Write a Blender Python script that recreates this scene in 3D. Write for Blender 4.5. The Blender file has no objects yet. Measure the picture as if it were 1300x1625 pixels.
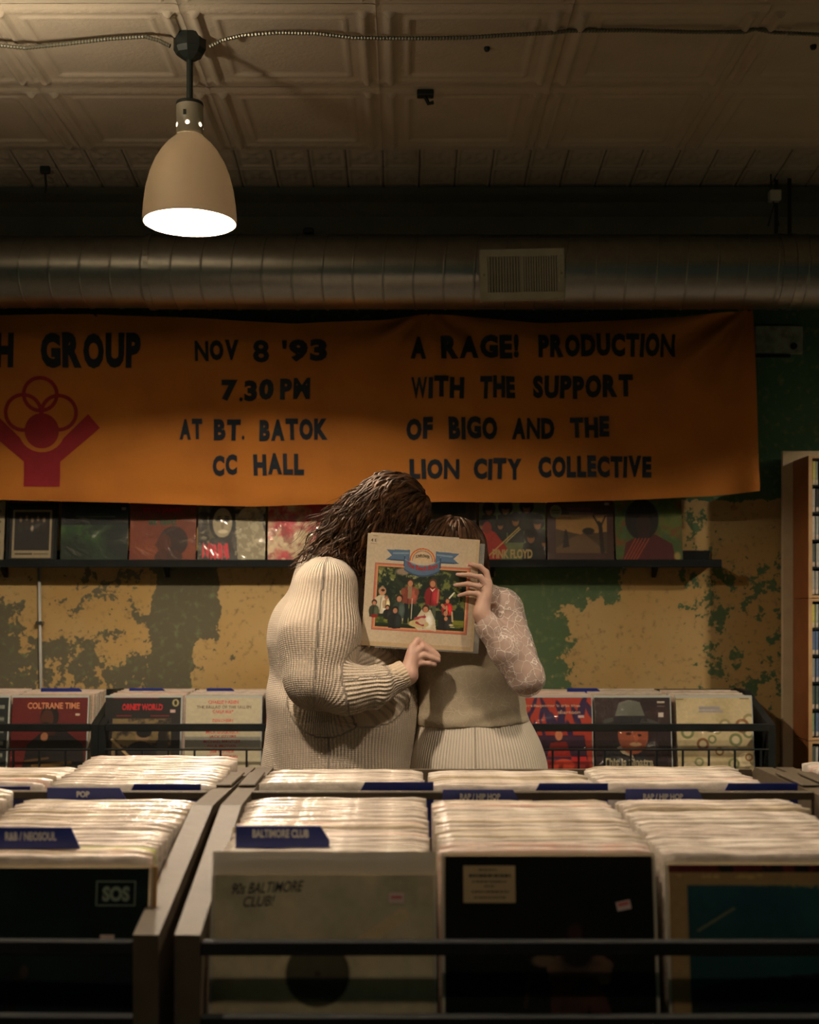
import bpy, bmesh, math, random
import numpy as np
from mathutils import Vector, Matrix
random.seed(4)
C = bpy.context.scene.collection
F, H, VX, VY = 1950.0, 1.42, 640.0, 957.0      # focal length (px of the 1300 frame), eye height, vanishing point


def P(px, py, d):
    """world point seen at picture position (px, py) at distance d into the room"""
    return Vector(((px - VX) * d / F, d, H + (VY - py) * d / F))


# ------------------------------------------------------------------ camera, world, lights, exposure
cam = bpy.data.cameras.new('camera')
cam.sensor_fit = 'HORIZONTAL'
cam.sensor_width = 24.0
cam.lens = 24.0 * F / 1300.0
cam.shift_x = 10.0 / 1300.0
cam.shift_y = 144.5 / 1300.0
cam.dof.use_dof = True
cam.dof.focus_distance = 3.5
cam.dof.aperture_fstop = 3.2
cam.clip_start = 0.05
cob = bpy.data.objects.new('camera', cam)
cob.location = (0, 0, H)
cob.rotation_euler = (math.pi / 2, 0, 0)
C.objects.link(cob)
bpy.context.scene.camera = cob
W = bpy.data.worlds.new('world')
bpy.context.scene.world = W
W.use_nodes = True
W.node_tree.nodes['Background'].inputs[0].default_value = (0.30, 0.52, 0.40, 1)
W.node_tree.nodes['Background'].inputs[1].default_value = 0.04
vs = bpy.context.scene.view_settings
vs.view_transform = 'Standard'
vs.look = 'None'
vs.exposure = 0.0
vs.gamma = 1.0
vs.use_curve_mapping = False
bpy.context.scene.cycles.max_bounces = 8
bpy.context.scene.cycles.diffuse_bounces = 4
bpy.context.scene.cycles.transparent_max_bounces = 12
bpy.context.scene.cycles.caustics_reflective = False
bpy.context.scene.cycles.caustics_refractive = False
WARM = (1.0, 0.81, 0.61)
CZ = H + 1.845                                   # ceiling height
# pendant lamps: (x, y, watts, height of the bulb inside the shade); only the first hangs inside the picture
LAMPS = [(-0.695, 4.0, 330, .080), (-0.74, 2.33, 270, .12), (3.05, 4.35, 440, .085), (1.00, 2.33, 155, .12), (-2.6, 4.0, 60, .085), (-0.2, 0.75, 42, .10)]

# ------------------------------------------------------------------ materials


def srgb(r, g, b):
    f = lambda c: (c / 255) / 12.92 if c / 255 <= 0.04045 else ((c / 255 + 0.055) / 1.055) ** 2.4
    return (f(r), f(g), f(b), 1)


class NT:
    def __init__(s, name):
        s.m = bpy.data.materials.new(name)
        s.m.use_nodes = True
        s.t = s.m.node_tree
        s.b = s.t.nodes['Principled BSDF']
        s.out = s.t.nodes['Material Output']

    def n(s, typ, ins=None, **kw):
        k = s.t.nodes.new(typ)
        for a, v in kw.items():
            setattr(k, a, v)
        for a, v in (ins or {}).items():
            s.put(k.inputs[a], v)
        return k

    def put(s, sock, v):
        if isinstance(v, bpy.types.NodeSocket):
            s.t.links.new(v, sock)
        else:
            if isinstance(v, (tuple, list)) and len(v) == 3 and sock.type == 'RGBA':
                v = tuple(v) + (1,)
            sock.default_value = v

    def math(s, op, a, b=0.0, c=0.0):
        k = s.n('ShaderNodeMath', operation=op)
        s.put(k.inputs[0], a)
        s.put(k.inputs[1], b)
        s.put(k.inputs[2], c)
        return k.outputs[0]

    def mix(s, f, a, b):
        k = s.n('ShaderNodeMix', data_type='RGBA')
        s.put(k.inputs[0], f)
        s.put(k.inputs[6], a)
        s.put(k.inputs[7], b)
        return k.outputs[2]

    def step(s, v, lo, hi, a=0.0, b=1.0):
        k = s.n('ShaderNodeMapRange', interpolation_type='SMOOTHSTEP')
        for i, x in enumerate((v, lo, hi, a, b)):
            s.put(k.inputs[i], x)
        return k.outputs[0]

    def noise(s, vec, scale, detail=4, rough=0.5, dist=0.0):
        k = s.n('ShaderNodeTexNoise', {'Scale': scale, 'Detail': detail, 'Roughness': rough, 'Distortion': dist})
        if vec is not None:
            s.put(k.inputs['Vector'], vec)
        return k.outputs['Fac']

    def obj(s):
        return s.n('ShaderNodeTexCoord').outputs['Object']

    def bump(s, h, strength=0.4, dist=0.01, normal=None):
        k = s.n('ShaderNodeBump', {'Height': h, 'Strength': strength, 'Distance': dist})
        if normal is not None:
            s.put(k.inputs['Normal'], normal)
        return k.outputs[0]


def mat(name, col, rough=0.6, metal=0.0, var=0.0, vscale=12, bump=0.0, bscale=60, coat=0.0, spec=0.5, dark=0.5):
    t = NT(name)
    col = tuple(col[:3]) + (1,)
    t.b.inputs['Roughness'].default_value = rough
    t.b.inputs['Metallic'].default_value = metal
    t.b.inputs['Coat Weight'].default_value = coat
    t.b.inputs['Specular IOR Level'].default_value = spec
    co = t.obj()
    c2 = tuple(c * dark for c in col[:3]) + (1,)
    f = t.noise(co, vscale, 5, 0.6)
    f = t.step(f, 0.35, 0.75, 0.0, var)
    t.put(t.b.inputs['Base Color'], t.mix(f, col, c2))
    if bump:
        t.put(t.b.inputs['Normal'], t.bump(t.noise(co, bscale, 3), bump, 0.005))
    return t.m


def print_mat(name, coat=0.0, crinkle=0.0, cscale=14.0, rough=0.55, stretch=(1, 1, 1)):
    """flat print held in the colour attribute, optionally under clear crinkled plastic"""
    t = NT(name)
    a = t.n('ShaderNodeAttribute', attribute_name='print')
    t.put(t.b.inputs['Base Color'], a.outputs['Color'])
    t.b.inputs['Roughness'].default_value = rough
    t.b.inputs['Coat Weight'].default_value = coat
    t.b.inputs['Coat Roughness'].default_value = 0.12
    if crinkle:
        mp = t.n('ShaderNodeMapping', {'Vector': t.obj(), 'Scale': stretch})
        h = t.noise(mp.outputs[0], cscale, 3, 0.5, 1.2)
        t.put(t.b.inputs['Coat Normal'], t.bump(h, crinkle, 0.03))
    return t.m


M = {}
M['black'] = mat('black_powder_coat', (0.008, 0.010, 0.010), 0.6, var=0.4, bump=0.1, spec=0.25)
M['rack'] = mat('black_stained_wood', (0.080, 0.060, 0.036), 0.55, var=0.6, vscale=9, bump=0.15, bscale=40, spec=0.35)
M['iron'] = mat('dark_iron', (0.02, 0.028, 0.024), 0.5, metal=0.3, var=0.5)
M['enamel'] = mat('cream_enamel', (0.36, 0.34, 0.27), 0.35, var=0.35, vscale=7, dark=0.75)
M['enamel_in'] = mat('white_enamel', (0.9, 0.9, 0.88), 0.5)
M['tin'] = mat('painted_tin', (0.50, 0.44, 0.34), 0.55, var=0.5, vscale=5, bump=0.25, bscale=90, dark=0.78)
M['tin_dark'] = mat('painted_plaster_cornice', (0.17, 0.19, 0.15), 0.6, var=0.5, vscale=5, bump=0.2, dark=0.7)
M['steel'] = mat('galvanised_steel', (0.40, 0.41, 0.38), 0.33, metal=1.0, var=0.6, vscale=16, bump=0.12, bscale=9, dark=0.7)
M['cable'] = mat('armoured_cable_steel', (0.22, 0.22, 0.17), 0.4, metal=0.7, var=0.5)
M['vent'] = mat('white_painted_register', (0.55, 0.55, 0.45), 0.5, var=0.3)
M['vent_dark'] = mat('register_inside', (0.02, 0.025, 0.02), 0.8)
M['ledge'] = mat('black_ledge_paint', (0.006, 0.008, 0.008), 0.7, spec=0.2)
M['floor'] = mat('stained_concrete', (0.10, 0.08, 0.06), 0.5, var=0.8, vscale=3)
M['wallp'] = mat('dark_green_wall_paint', (0.10, 0.15, 0.11), 0.8, var=0.6, vscale=2)
M['blue'] = mat('royal_blue_divider_plastic', (0.008, 0.022, 0.19), 0.4)
M['white_text'] = mat('white_lettering', (0.62, 0.62, 0.58), 0.6)
M['ink'] = mat('black_ink', (0.012, 0.016, 0.018), 0.8)
M['navy'] = mat('navy_banner_paint', (0.006, 0.012, 0.022), 0.85, var=0.3)
M['red_paint'] = mat('red_banner_paint', (0.26, 0.010, 0.018), 0.85, var=0.3)
M['sticker'] = mat('price_sticker_paper', (0.62, 0.46, 0.40), 0.6)
M['sticker_red'] = mat('price_sticker_print', (0.55, 0.10, 0.10), 0.6)
M['kraft'] = mat('kraft_label_paper', (0.46, 0.33, 0.17), 0.7, var=0.3)
M['wood_side'] = mat('orange_brown_pine', (0.33, 0.115, 0.035), 0.5, var=0.7, vscale=6, dark=0.6)
M['wood_pale'] = mat('pale_pine_edge', (0.48, 0.30, 0.14), 0.55, var=0.4)
M['board'] = mat('pale_board', (0.62, 0.50, 0.32), 0.7, var=0.3)
M['skin_m'] = mat('fair_skin_rosy', (0.62, 0.38, 0.29), 0.5, var=0.5, vscale=30, dark=0.8, bump=0.12, bscale=220)
M['skin_w'] = mat('fair_skin_warm', (0.58, 0.36, 0.27), 0.5, var=0.5, vscale=30, dark=0.8, bump=0.12, bscale=220)
M['nail'] = mat('pale_pink_nail', (0.66, 0.38, 0.33), 0.22, coat=0.6)
M['gold'] = mat('gold', (0.8, 0.55, 0.25), 0.25, metal=1.0)
M['silver'] = mat('silver', (0.75, 0.75, 0.72), 0.2, metal=1.0)
M['eye'] = mat('eye_white', (0.6, 0.58, 0.54), 0.2)
M['lip'] = mat('lip', (0.42, 0.14, 0.11), 0.45)
M['trouser'] = mat('dark_trousers', (0.02, 0.022, 0.03), 0.8)
M['shoe'] = mat('brown_leather', (0.06, 0.03, 0.015), 0.4)
M['plaster'] = mat('pale_chipped_plaster', (0.33, 0.36, 0.28), 0.85, var=1.0, vscale=14, dark=0.35)


def hair_mat(name, a, b):
    t = NT(name)
    co = t.obj()
    f = t.step(t.noise(co, 38, 3), 0.35, 0.7)
    t.put(t.b.inputs['Base Color'], t.mix(f, a, b))
    t.b.inputs['Roughness'].default_value = 0.5
    t.b.inputs['Specular IOR Level'].default_value = 0.25
    t.b.inputs['Specular Tint'].default_value = (1.0, 0.62, 0.35, 1)
    return t.m


M['hair_m'] = hair_mat('dark_brown_hair', (0.010, 0.005, 0.003), (0.062, 0.026, 0.010))
M['hair_w'] = hair_mat('near_black_hair', (0.010, 0.006, 0.004), (0.05, 0.022, 0.010))


def knit(name, col, n_per_m, strength, fine=0.3):
    t = NT(name)
    a = t.n('ShaderNodeAttribute', attribute_name='rib').outputs['Fac']
    s = t.math('SINE', t.math('MULTIPLY', a, 6.28318 * n_per_m))
    al = t.n('ShaderNodeAttribute', attribute_name='along').outputs['Fac']
    s2 = t.math('SINE', t.math('MULTIPLY', al, 6.28318 * 190))
    h = t.math('ADD', s, t.math('MULTIPLY', s2, fine))
    co = t.obj()
    wn = t.noise(co, 9, 3)
    t.put(t.b.inputs['Base Color'], t.mix(t.step(s, -1.0, 0.1), tuple(c * 0.72 for c in col), col))  # rib valleys darkened in the colour to imitate shade between the ribs
    t.b.inputs['Roughness'].default_value = 0.85
    t.b.inputs['Sheen Weight'].default_value = 0.15
    n1 = t.bump(wn, 0.5, 0.02)
    t.put(t.b.inputs['Normal'], t.bump(h, strength, 0.0016, n1))
    return t.m


M['sweater'] = knit('cream_ribbed_knit', (0.71, 0.59, 0.455), 112, 0.95)
M['skirt'] = knit('ivory_fine_ribbed_knit', (0.70, 0.62, 0.50), 105, 0.7, 0.05)


def lace(name, thread, gap, alpha):
    """floral lace: petals outlined by cells, fine tulle between; alpha = opacity of the tulle"""
    t = NT(name)
    co = t.obj()
    w = t.n('ShaderNodeVectorMath', operation='ADD')
    t.put(w.inputs[0], co)
    nz = t.n('ShaderNodeTexNoise', {'Vector': co, 'Scale': 26.0, 'Detail': 2.0})
    sc = t.n('ShaderNodeVectorMath', operation='SCALE')
    t.put(sc.inputs[0], nz.outputs['Color'])
    sc.inputs['Scale'].default_value = 0.034
    t.put(w.inputs[1], sc.outputs[0])
    v = t.n('ShaderNodeTexVoronoi', {'Vector': w.outputs[0], 'Scale': 40.0}, feature='DISTANCE_TO_EDGE')
    v2 = t.n('ShaderNodeTexVoronoi', {'Vector': w.outputs[0], 'Scale': 125.0}, feature='DISTANCE_TO_EDGE')
    v3 = t.n('ShaderNodeTexVoronoi', {'Vector': co, 'Scale': 700.0}, feature='DISTANCE_TO_EDGE')
    l1 = t.step(v.outputs['Distance'], 0.008, 0.04, 1, 0)
    l2 = t.step(v2.outputs['Distance'], 0.02, 0.09, 0.7, 0)
    l2 = t.math('MULTIPLY', l2, t.step(t.noise(co, 20, 2), 0.45, 0.6))
    l3 = t.step(v3.outputs['Distance'], 0.06, 0.16, 0.3, 0)
    m = t.math('MINIMUM', t.math('MAXIMUM', t.math('MAXIMUM', l1, l2), l3), 1.0)
    t.put(t.b.inputs['Base Color'], t.mix(m, gap, thread))
    t.put(t.b.inputs['Alpha'], t.math('ADD', alpha, t.math('MULTIPLY', m, 1 - alpha)))
    t.put(t.b.inputs['Normal'], t.bump(m, 0.35, 0.0015))
    t.b.inputs['Roughness'].default_value = 0.8
    return t.m


M['lace'] = lace('white_floral_lace', (0.85, 0.78, 0.70), (0.66, 0.53, 0.46), 0.30)
M['bodice'] = lace('lace_over_lining', (0.50, 0.42, 0.30), (0.40, 0.33, 0.225), 1.0)


def banner_mat():
    t = NT('orange_cotton_banner')
    co = t.obj()
    f = t.step(t.noise(co, 3.0, 5), 0.35, 0.7)
    t.put(t.b.inputs['Base Color'], t.mix(f, (0.50, 0.175, 0.018), (0.40, 0.135, 0.015)))
    t.b.inputs['Roughness'].default_value = 0.85
    wv = t.noise(co, 420, 1)
    t.put(t.b.inputs['Normal'], t.bump(wv, 0.15, 0.001, t.bump(t.noise(co, 7, 4), 0.35, 0.02)))
    return t.m


M['banner'] = banner_mat()


def sleeve_mat(name, col, dark):
    t = NT(name)
    co = t.obj()
    mp = t.n('ShaderNodeMapping', {'Vector': co, 'Scale': (1.0, 4.0, 4.0)})
    f = t.noise(mp.outputs[0], 24, 4, 0.6)
    t.put(t.b.inputs['Base Color'], t.mix(t.step(f, 0.35, 0.7), col, dark))
    t.b.inputs['Roughness'].default_value = 0.42
    t.b.inputs['Coat Weight'].default_value = 0.5
    t.b.inputs['Coat Roughness'].default_value = 0.15
    t.put(t.b.inputs['Normal'], t.bump(t.noise(co, 60, 3), 0.5, 0.004))
    t.put(t.b.inputs['Coat Normal'], t.bump(t.noise(co, 45, 3, 0.5, 1.0), 0.9, 0.008))
    return t.m


M['slv'] = [sleeve_mat('cloudy_plastic_sleeve', (0.58, 0.50, 0.42), (0.38, 0.32, 0.26)),
            sleeve_mat('white_paper_sleeve', (0.60, 0.54, 0.45), (0.42, 0.36, 0.29)),
            sleeve_mat('yellowed_sleeve', (0.46, 0.38, 0.26), (0.30, 0.24, 0.16)),
            sleeve_mat('rosy_sleeve', (0.58, 0.38, 0.30), (0.60, 0.50, 0.42)),
            sleeve_mat('green_sleeve', (0.42, 0.46, 0.08), (0.5, 0.5, 0.2)),
            sleeve_mat('brown_sleeve', (0.20, 0.13, 0.09), (0.5, 0.43, 0.33))]


def wall_mat():
    t = NT('peeling_paint_wall')
    co = t.n('ShaderNodeNewGeometry').outputs['Position']
    sp = t.n('ShaderNodeSeparateXYZ', {'Vector': co})
    X, Z = sp.outputs['X'], sp.outputs['Z']
    n1 = t.noise(co, 5.0, 9, 0.62, 0.3)
    n2 = t.noise(co, 16.0, 8, 0.6)
    n0 = t.noise(co, 1.6, 4)
    xw = t.math('ADD', X, t.math('MULTIPLY', t.math('SUBTRACT', n1, 0.5), 0.22))
    zw = t.math('ADD', Z, t.math('MULTIPLY', t.math('SUBTRACT', n2, 0.5), 0.22))
    s = F / 5.7

    def blob(px0, px1, py0, py1, soft=0.05):
        cx, cz = ((px0 + px1) / 2 - VX) / s, H + (VY - (py0 + py1) / 2) / s
        rx, rz = (px1 - px0) / 2 / s, (py1 - py0) / 2 / s
        ax = t.math('ABSOLUTE', t.math('SUBTRACT', xw, cx))
        az = t.math('ABSOLUTE', t.math('SUBTRACT', zw, cz))
        fx = t.step(ax, rx - soft, rx + soft, 1, 0)
        fz = t.step(az, rz - soft, rz + soft, 1, 0)
        return t.math('MULTIPLY', fx, fz)

    def add(*v):
        r = v[0]
        for k in v[1:]:
            r = t.math('ADD', r, k)
        return r
    # presence of the old green paint
    n3 = t.noise(co, 46.0, 5, 0.6)
    mix12 = t.math('ADD', t.math('ADD', t.math('MULTIPLY', n1, 0.46), t.math('MULTIPLY', n2, 0.34)), t.math('MULTIPLY', n3, 0.20))
    pres = add(mix12,
               t.math('MULTIPLY', blob(250, 338, 880, 1005, 0.04), 0.6),
               t.math('MULTIPLY', blob(247, 300, 985, 1110, 0.04), 0.6),
               t.math('MULTIPLY', blob(62, 245, 1000, 1110, 0.12), 0.075),
               t.math('MULTIPLY', blob(62, 245, 890, 1110, 0.12), 0.035),
               t.math('MULTIPLY', blob(-200, 28, 955, 1120, 0.10), 0.14),
               t.math('MULTIPLY', blob(345, 385, 1010, 1110, 0.07), 0.075),
               t.math('MULTIPLY', blob(790, 880, 880, 1100, 0.08), 0.20),
               t.math('MULTIPLY', blob(780, 985, 860, 958, 0.06), 0.16),
               t.math('MULTIPLY', blob(870, 920, 985, 1110, 0.06), 0.07),
               t.math('MULTIPLY', blob(1100, 1250, 830, 1130, 0.14), 0.085),
               t.math('MULTIPLY', t.step(Z, H + (VY - 792) / s - 0.03, H + (VY - 770) / s, 0, 1), 0.5),
               t.math('MULTIPLY', blob(395, 640, 890, 1110, 0.15), -0.08),
               t.math('MULTIPLY', blob(940, 1095, 940, 1110, 0.12), -0.07))
    m = t.step(pres, 0.565, 0.578)
    tan = t.mix(t.step(n0, 0.4, 0.62), (0.46, 0.32, 0.135), (0.41, 0.26, 0.09))
    tan = t.mix(t.step(t.noise(co, 42, 4), 0.55, 0.75), tan, (0.27, 0.19, 0.08))
    grn = t.mix(t.step(X, -0.6, 0.2), (0.115, 0.105, 0.065), (0.075, 0.125, 0.055))
    grn = t.mix(t.step(Z, 1.75, 2.0), grn, (0.045, 0.12, 0.06))
    grn = t.mix(t.step(t.noise(co, 30, 5), 0.5, 0.8), grn, (0.16, 0.19, 0.09))
    fleck = t.math('MULTIPLY', t.step(t.noise(co, 34, 6, 0.7), 0.66, 0.69), t.step(n0, 0.4, 0.55))
    tan = t.mix(fleck, tan, (0.05, 0.06, 0.03))
    t.put(t.b.inputs['Base Color'], t.mix(m, tan, grn))
    t.b.inputs['Roughness'].default_value = 0.9
    t.put(t.b.inputs['Normal'], t.bump(t.math('ADD', m, t.math('MULTIPLY', n2, 0.6)), 0.35, 0.006))
    return t.m


M['wall'] = wall_mat()

# ------------------------------------------------------------------ mesh helpers


def tag(o, label=None, cat=None, group=None, kind=None):
    if label: o['label'] = label
    if cat: o['category'] = cat
    if group: o['group'] = group
    if kind: o['kind'] = kind
    return o


def empty(name, loc, label, cat, group=None, rz=0.0):
    o = bpy.data.objects.new(name, None)
    o.empty_display_size = 0.05
    o.location = loc
    o.rotation_euler = (0, 0, rz)
    C.objects.link(o)
    return tag(o, label, cat, group)


def link(name, me, m=None, parent=None, smooth=False, world=True):
    """link mesh data; when world=True the data is in world space and is moved under its parent"""
    if m is not None and not me.materials:
        for k in (m if isinstance(m, (list, tuple)) else [m]):
            me.materials.append(k)
    o = bpy.data.objects.new(name, me)
    C.objects.link(o)
    if smooth:
        me.polygons.foreach_set('use_smooth', [True] * len(me.polygons))
    if parent is not None:
        o.parent = parent
        if world:
            mw = Matrix.Identity(4)
            q = parent
            ch = []
            while q is not None:
                ch.append(Matrix.LocRotScale(q.location, q.rotation_euler, q.scale))
                q = q.parent
            for k in reversed(ch):
                mw = mw @ k
            me.transform(mw.inverted())
    return o


class MB:
    """small mesh collector"""

    def __init__(s):
        s.v, s.f, s.mi = [], [], []

    def add(s, v, f, mi=0):
        b = len(s.v)
        s.v += [tuple(x) for x in v]
        s.f += [tuple(i + b for i in q) for q in f]
        s.mi += [mi] * len(f)
        return s

    def box(s, x0, x1, y0, y1, z0, z1, mi=0, M4=None, bev=0.0):
        if bev:
            vs = []
            fs = []
            bm = bmesh.new()
            bmesh.ops.create_cube(bm, size=1)
            for v in bm.verts:
                v.co = ((v.co.x + .5) * (x1 - x0) + x0, (v.co.y + .5) * (y1 - y0) + y0, (v.co.z + .5) * (z1 - z0) + z0)
            bmesh.ops.bevel(bm, geom=bm.edges[:], offset=bev, segments=1, affect='EDGES')
            bm.verts.index_update()
            vs = [M4 @ v.co if M4 else v.co.copy() for v in bm.verts]
            fs = [[v.index for v in f.verts] for f in bm.faces]
            bm.free()
            return s.add(vs, fs, mi)
        v = [Vector((x, y, z)) for x in (x0, x1) for y in (y0, y1) for z in (z0, z1)]
        if M4: v = [M4 @ a for a in v]
        f = [(0, 1, 3, 2), (4, 6, 7, 5), (0, 4, 5, 1), (2, 3, 7, 6), (0, 2, 6, 4), (1, 5, 7, 3)]
        return s.add(v, f, mi)

    def tube(s, pts, r, n=10, mi=0, caps=True):
        pts = [Vector(p) for p in pts]
        rr = r if isinstance(r, (list, tuple)) else [r] * len(pts)
        vs, fs = [], []
        up = None
        for i, p in enumerate(pts):
            a = pts[max(0, i - 1)]
            b = pts[min(len(pts) - 1, i + 1)]
            t = (b - a).normalized()
            if up is None:
                up = Vector((0, 0, 1)) if abs(t.z) < 0.9 else Vector((1, 0, 0))
            u = t.cross(up)
            if u.length < 1e-5: u = t.orthogonal()
            u.normalize()
            w = u.cross(t)
            up = w
            for k in range(n):
                an = 2 * math.pi * k / n
                vs.append(p + (u * math.cos(an) + w * math.sin(an)) * rr[i])
        for i in range(len(pts) - 1):
            for k in range(n):
                fs.append((i * n + k, i * n + (k + 1) % n, (i + 1) * n + (k + 1) % n, (i + 1) * n + k))
        if caps:
            fs.append(tuple(range(n - 1, -1, -1)))
            fs.append(tuple((len(pts) - 1) * n + k for k in range(n)))
        return s.add(vs, fs, mi)

    def lathe(s, prof, c, n=40, mi=0):
        vs, fs = [], []
        for r, z in prof:
            for k in range(n):
                a = 2 * math.pi * k / n
                vs.append((c[0] + r * math.cos(a), c[1] + r * math.sin(a), c[2] + z))
        for i in range(len(prof) - 1):
            for k in range(n):
                fs.append((i * n + k, i * n + (k + 1) % n, (i + 1) * n + (k + 1) % n, (i + 1) * n + k))
        return s.add(vs, fs, mi)

    def prism(s, poly, x0, x1, mi=0):
        """poly of (y, z) extruded along x"""
        n = len(poly)
        v = [(x0, a, b) for a, b in poly] + [(x1, a, b) for a, b in poly]
        f = [tuple(range(n)), tuple(range(2 * n - 1, n - 1, -1))]
        f += [(i, i + n, (i + 1) % n + n, (i + 1) % n) for i in range(n)]
        return s.add(v, f, mi)

    def mesh(s, name):
        me = bpy.data.meshes.new(name)
        me.from_pydata(s.v, [], s.f)
        if any(s.mi): me.polygons.foreach_set('material_index', s.mi)
        bm = bmesh.new()
        bm.from_mesh(me)
        bmesh.ops.recalc_face_normals(bm, faces=bm.faces[:])
        bm.to_mesh(me)
        bm.free()
        return me

    def build(s, name, m, parent=None, smooth=False, world=True):
        return link(name, s.mesh(name), m, parent, smooth, world)


_tc = {}


def text_geo(txt, bold=0.0, sx=1.0, curve=0.0):
    """flat lettering normalised to its own box: verts in 0..1 x 0..1, faces, aspect"""
    k = (txt, bold)
    if k not in _tc:
        cu = bpy.data.curves.new('t', 'FONT')
        cu.body = txt
        cu.offset = bold
        cu.resolution_u = 3
        o = bpy.data.objects.new('t', cu)
        C.objects.link(o)
        dg = bpy.context.evaluated_depsgraph_get()
        me = bpy.data.meshes.new_from_object(o.evaluated_get(dg))
        v = np.array([x.co[:2] for x in me.vertices])
        f = [tuple(p.vertices) for p in me.polygons]
        bpy.data.objects.remove(o)
        bpy.data.curves.remove(cu)
        bpy.data.meshes.remove(me)
        lo, hi = v.min(0), v.max(0)
        _tc[k] = ((v - lo) / (hi - lo), f, (hi - lo)[0] / (hi - lo)[1])
    return _tc[k]


def lettering(txt, x0, x1, z0, z1, y, m, parent, name='lettering', bold=0.02, fn=None):
    """flat text filling the box x0..x1, z0..z1 in the parent's local space just in front of y"""
    v, f, _ = text_geo(txt, bold)
    mb = MB()
    pts = [Vector((x0 + a * (x1 - x0), y, z0 + b * (z1 - z0))) for a, b in v]
    if fn: pts = [fn(p) for p in pts]
    mb.add(pts, f)
    me = bpy.data.meshes.new(name)
    me.from_pydata(mb.v, [], mb.f)
    return link(name, me, m, parent, world=False)


# ------------------------------------------------------------------ printed covers
def nz2(n, cells, seed, octv=4):
    rs = np.random.RandomState(seed)
    out = np.zeros((n, n))
    amp, tot = 1.0, 0
    c = cells
    for _ in range(octv):
        g = rs.rand(c + 2, c + 2)
        t = np.linspace(0, c, n, endpoint=False)
        i = t.astype(int)
        fr = t - i
        fr = fr * fr * (3 - 2 * fr)
        a = g[np.ix_(i, i)] * (1 - fr)[None, :] + g[np.ix_(i, i + 1)] * fr[None, :]
        b = g[np.ix_(i + 1, i)] * (1 - fr)[None, :] + g[np.ix_(i + 1, i + 1)] * fr[None, :]
        out += amp * (a * (1 - fr)[:, None] + b * fr[:, None])
        tot += amp
        amp *= 0.55
        c *= 2
        if c > n: break
    return out / tot


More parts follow.
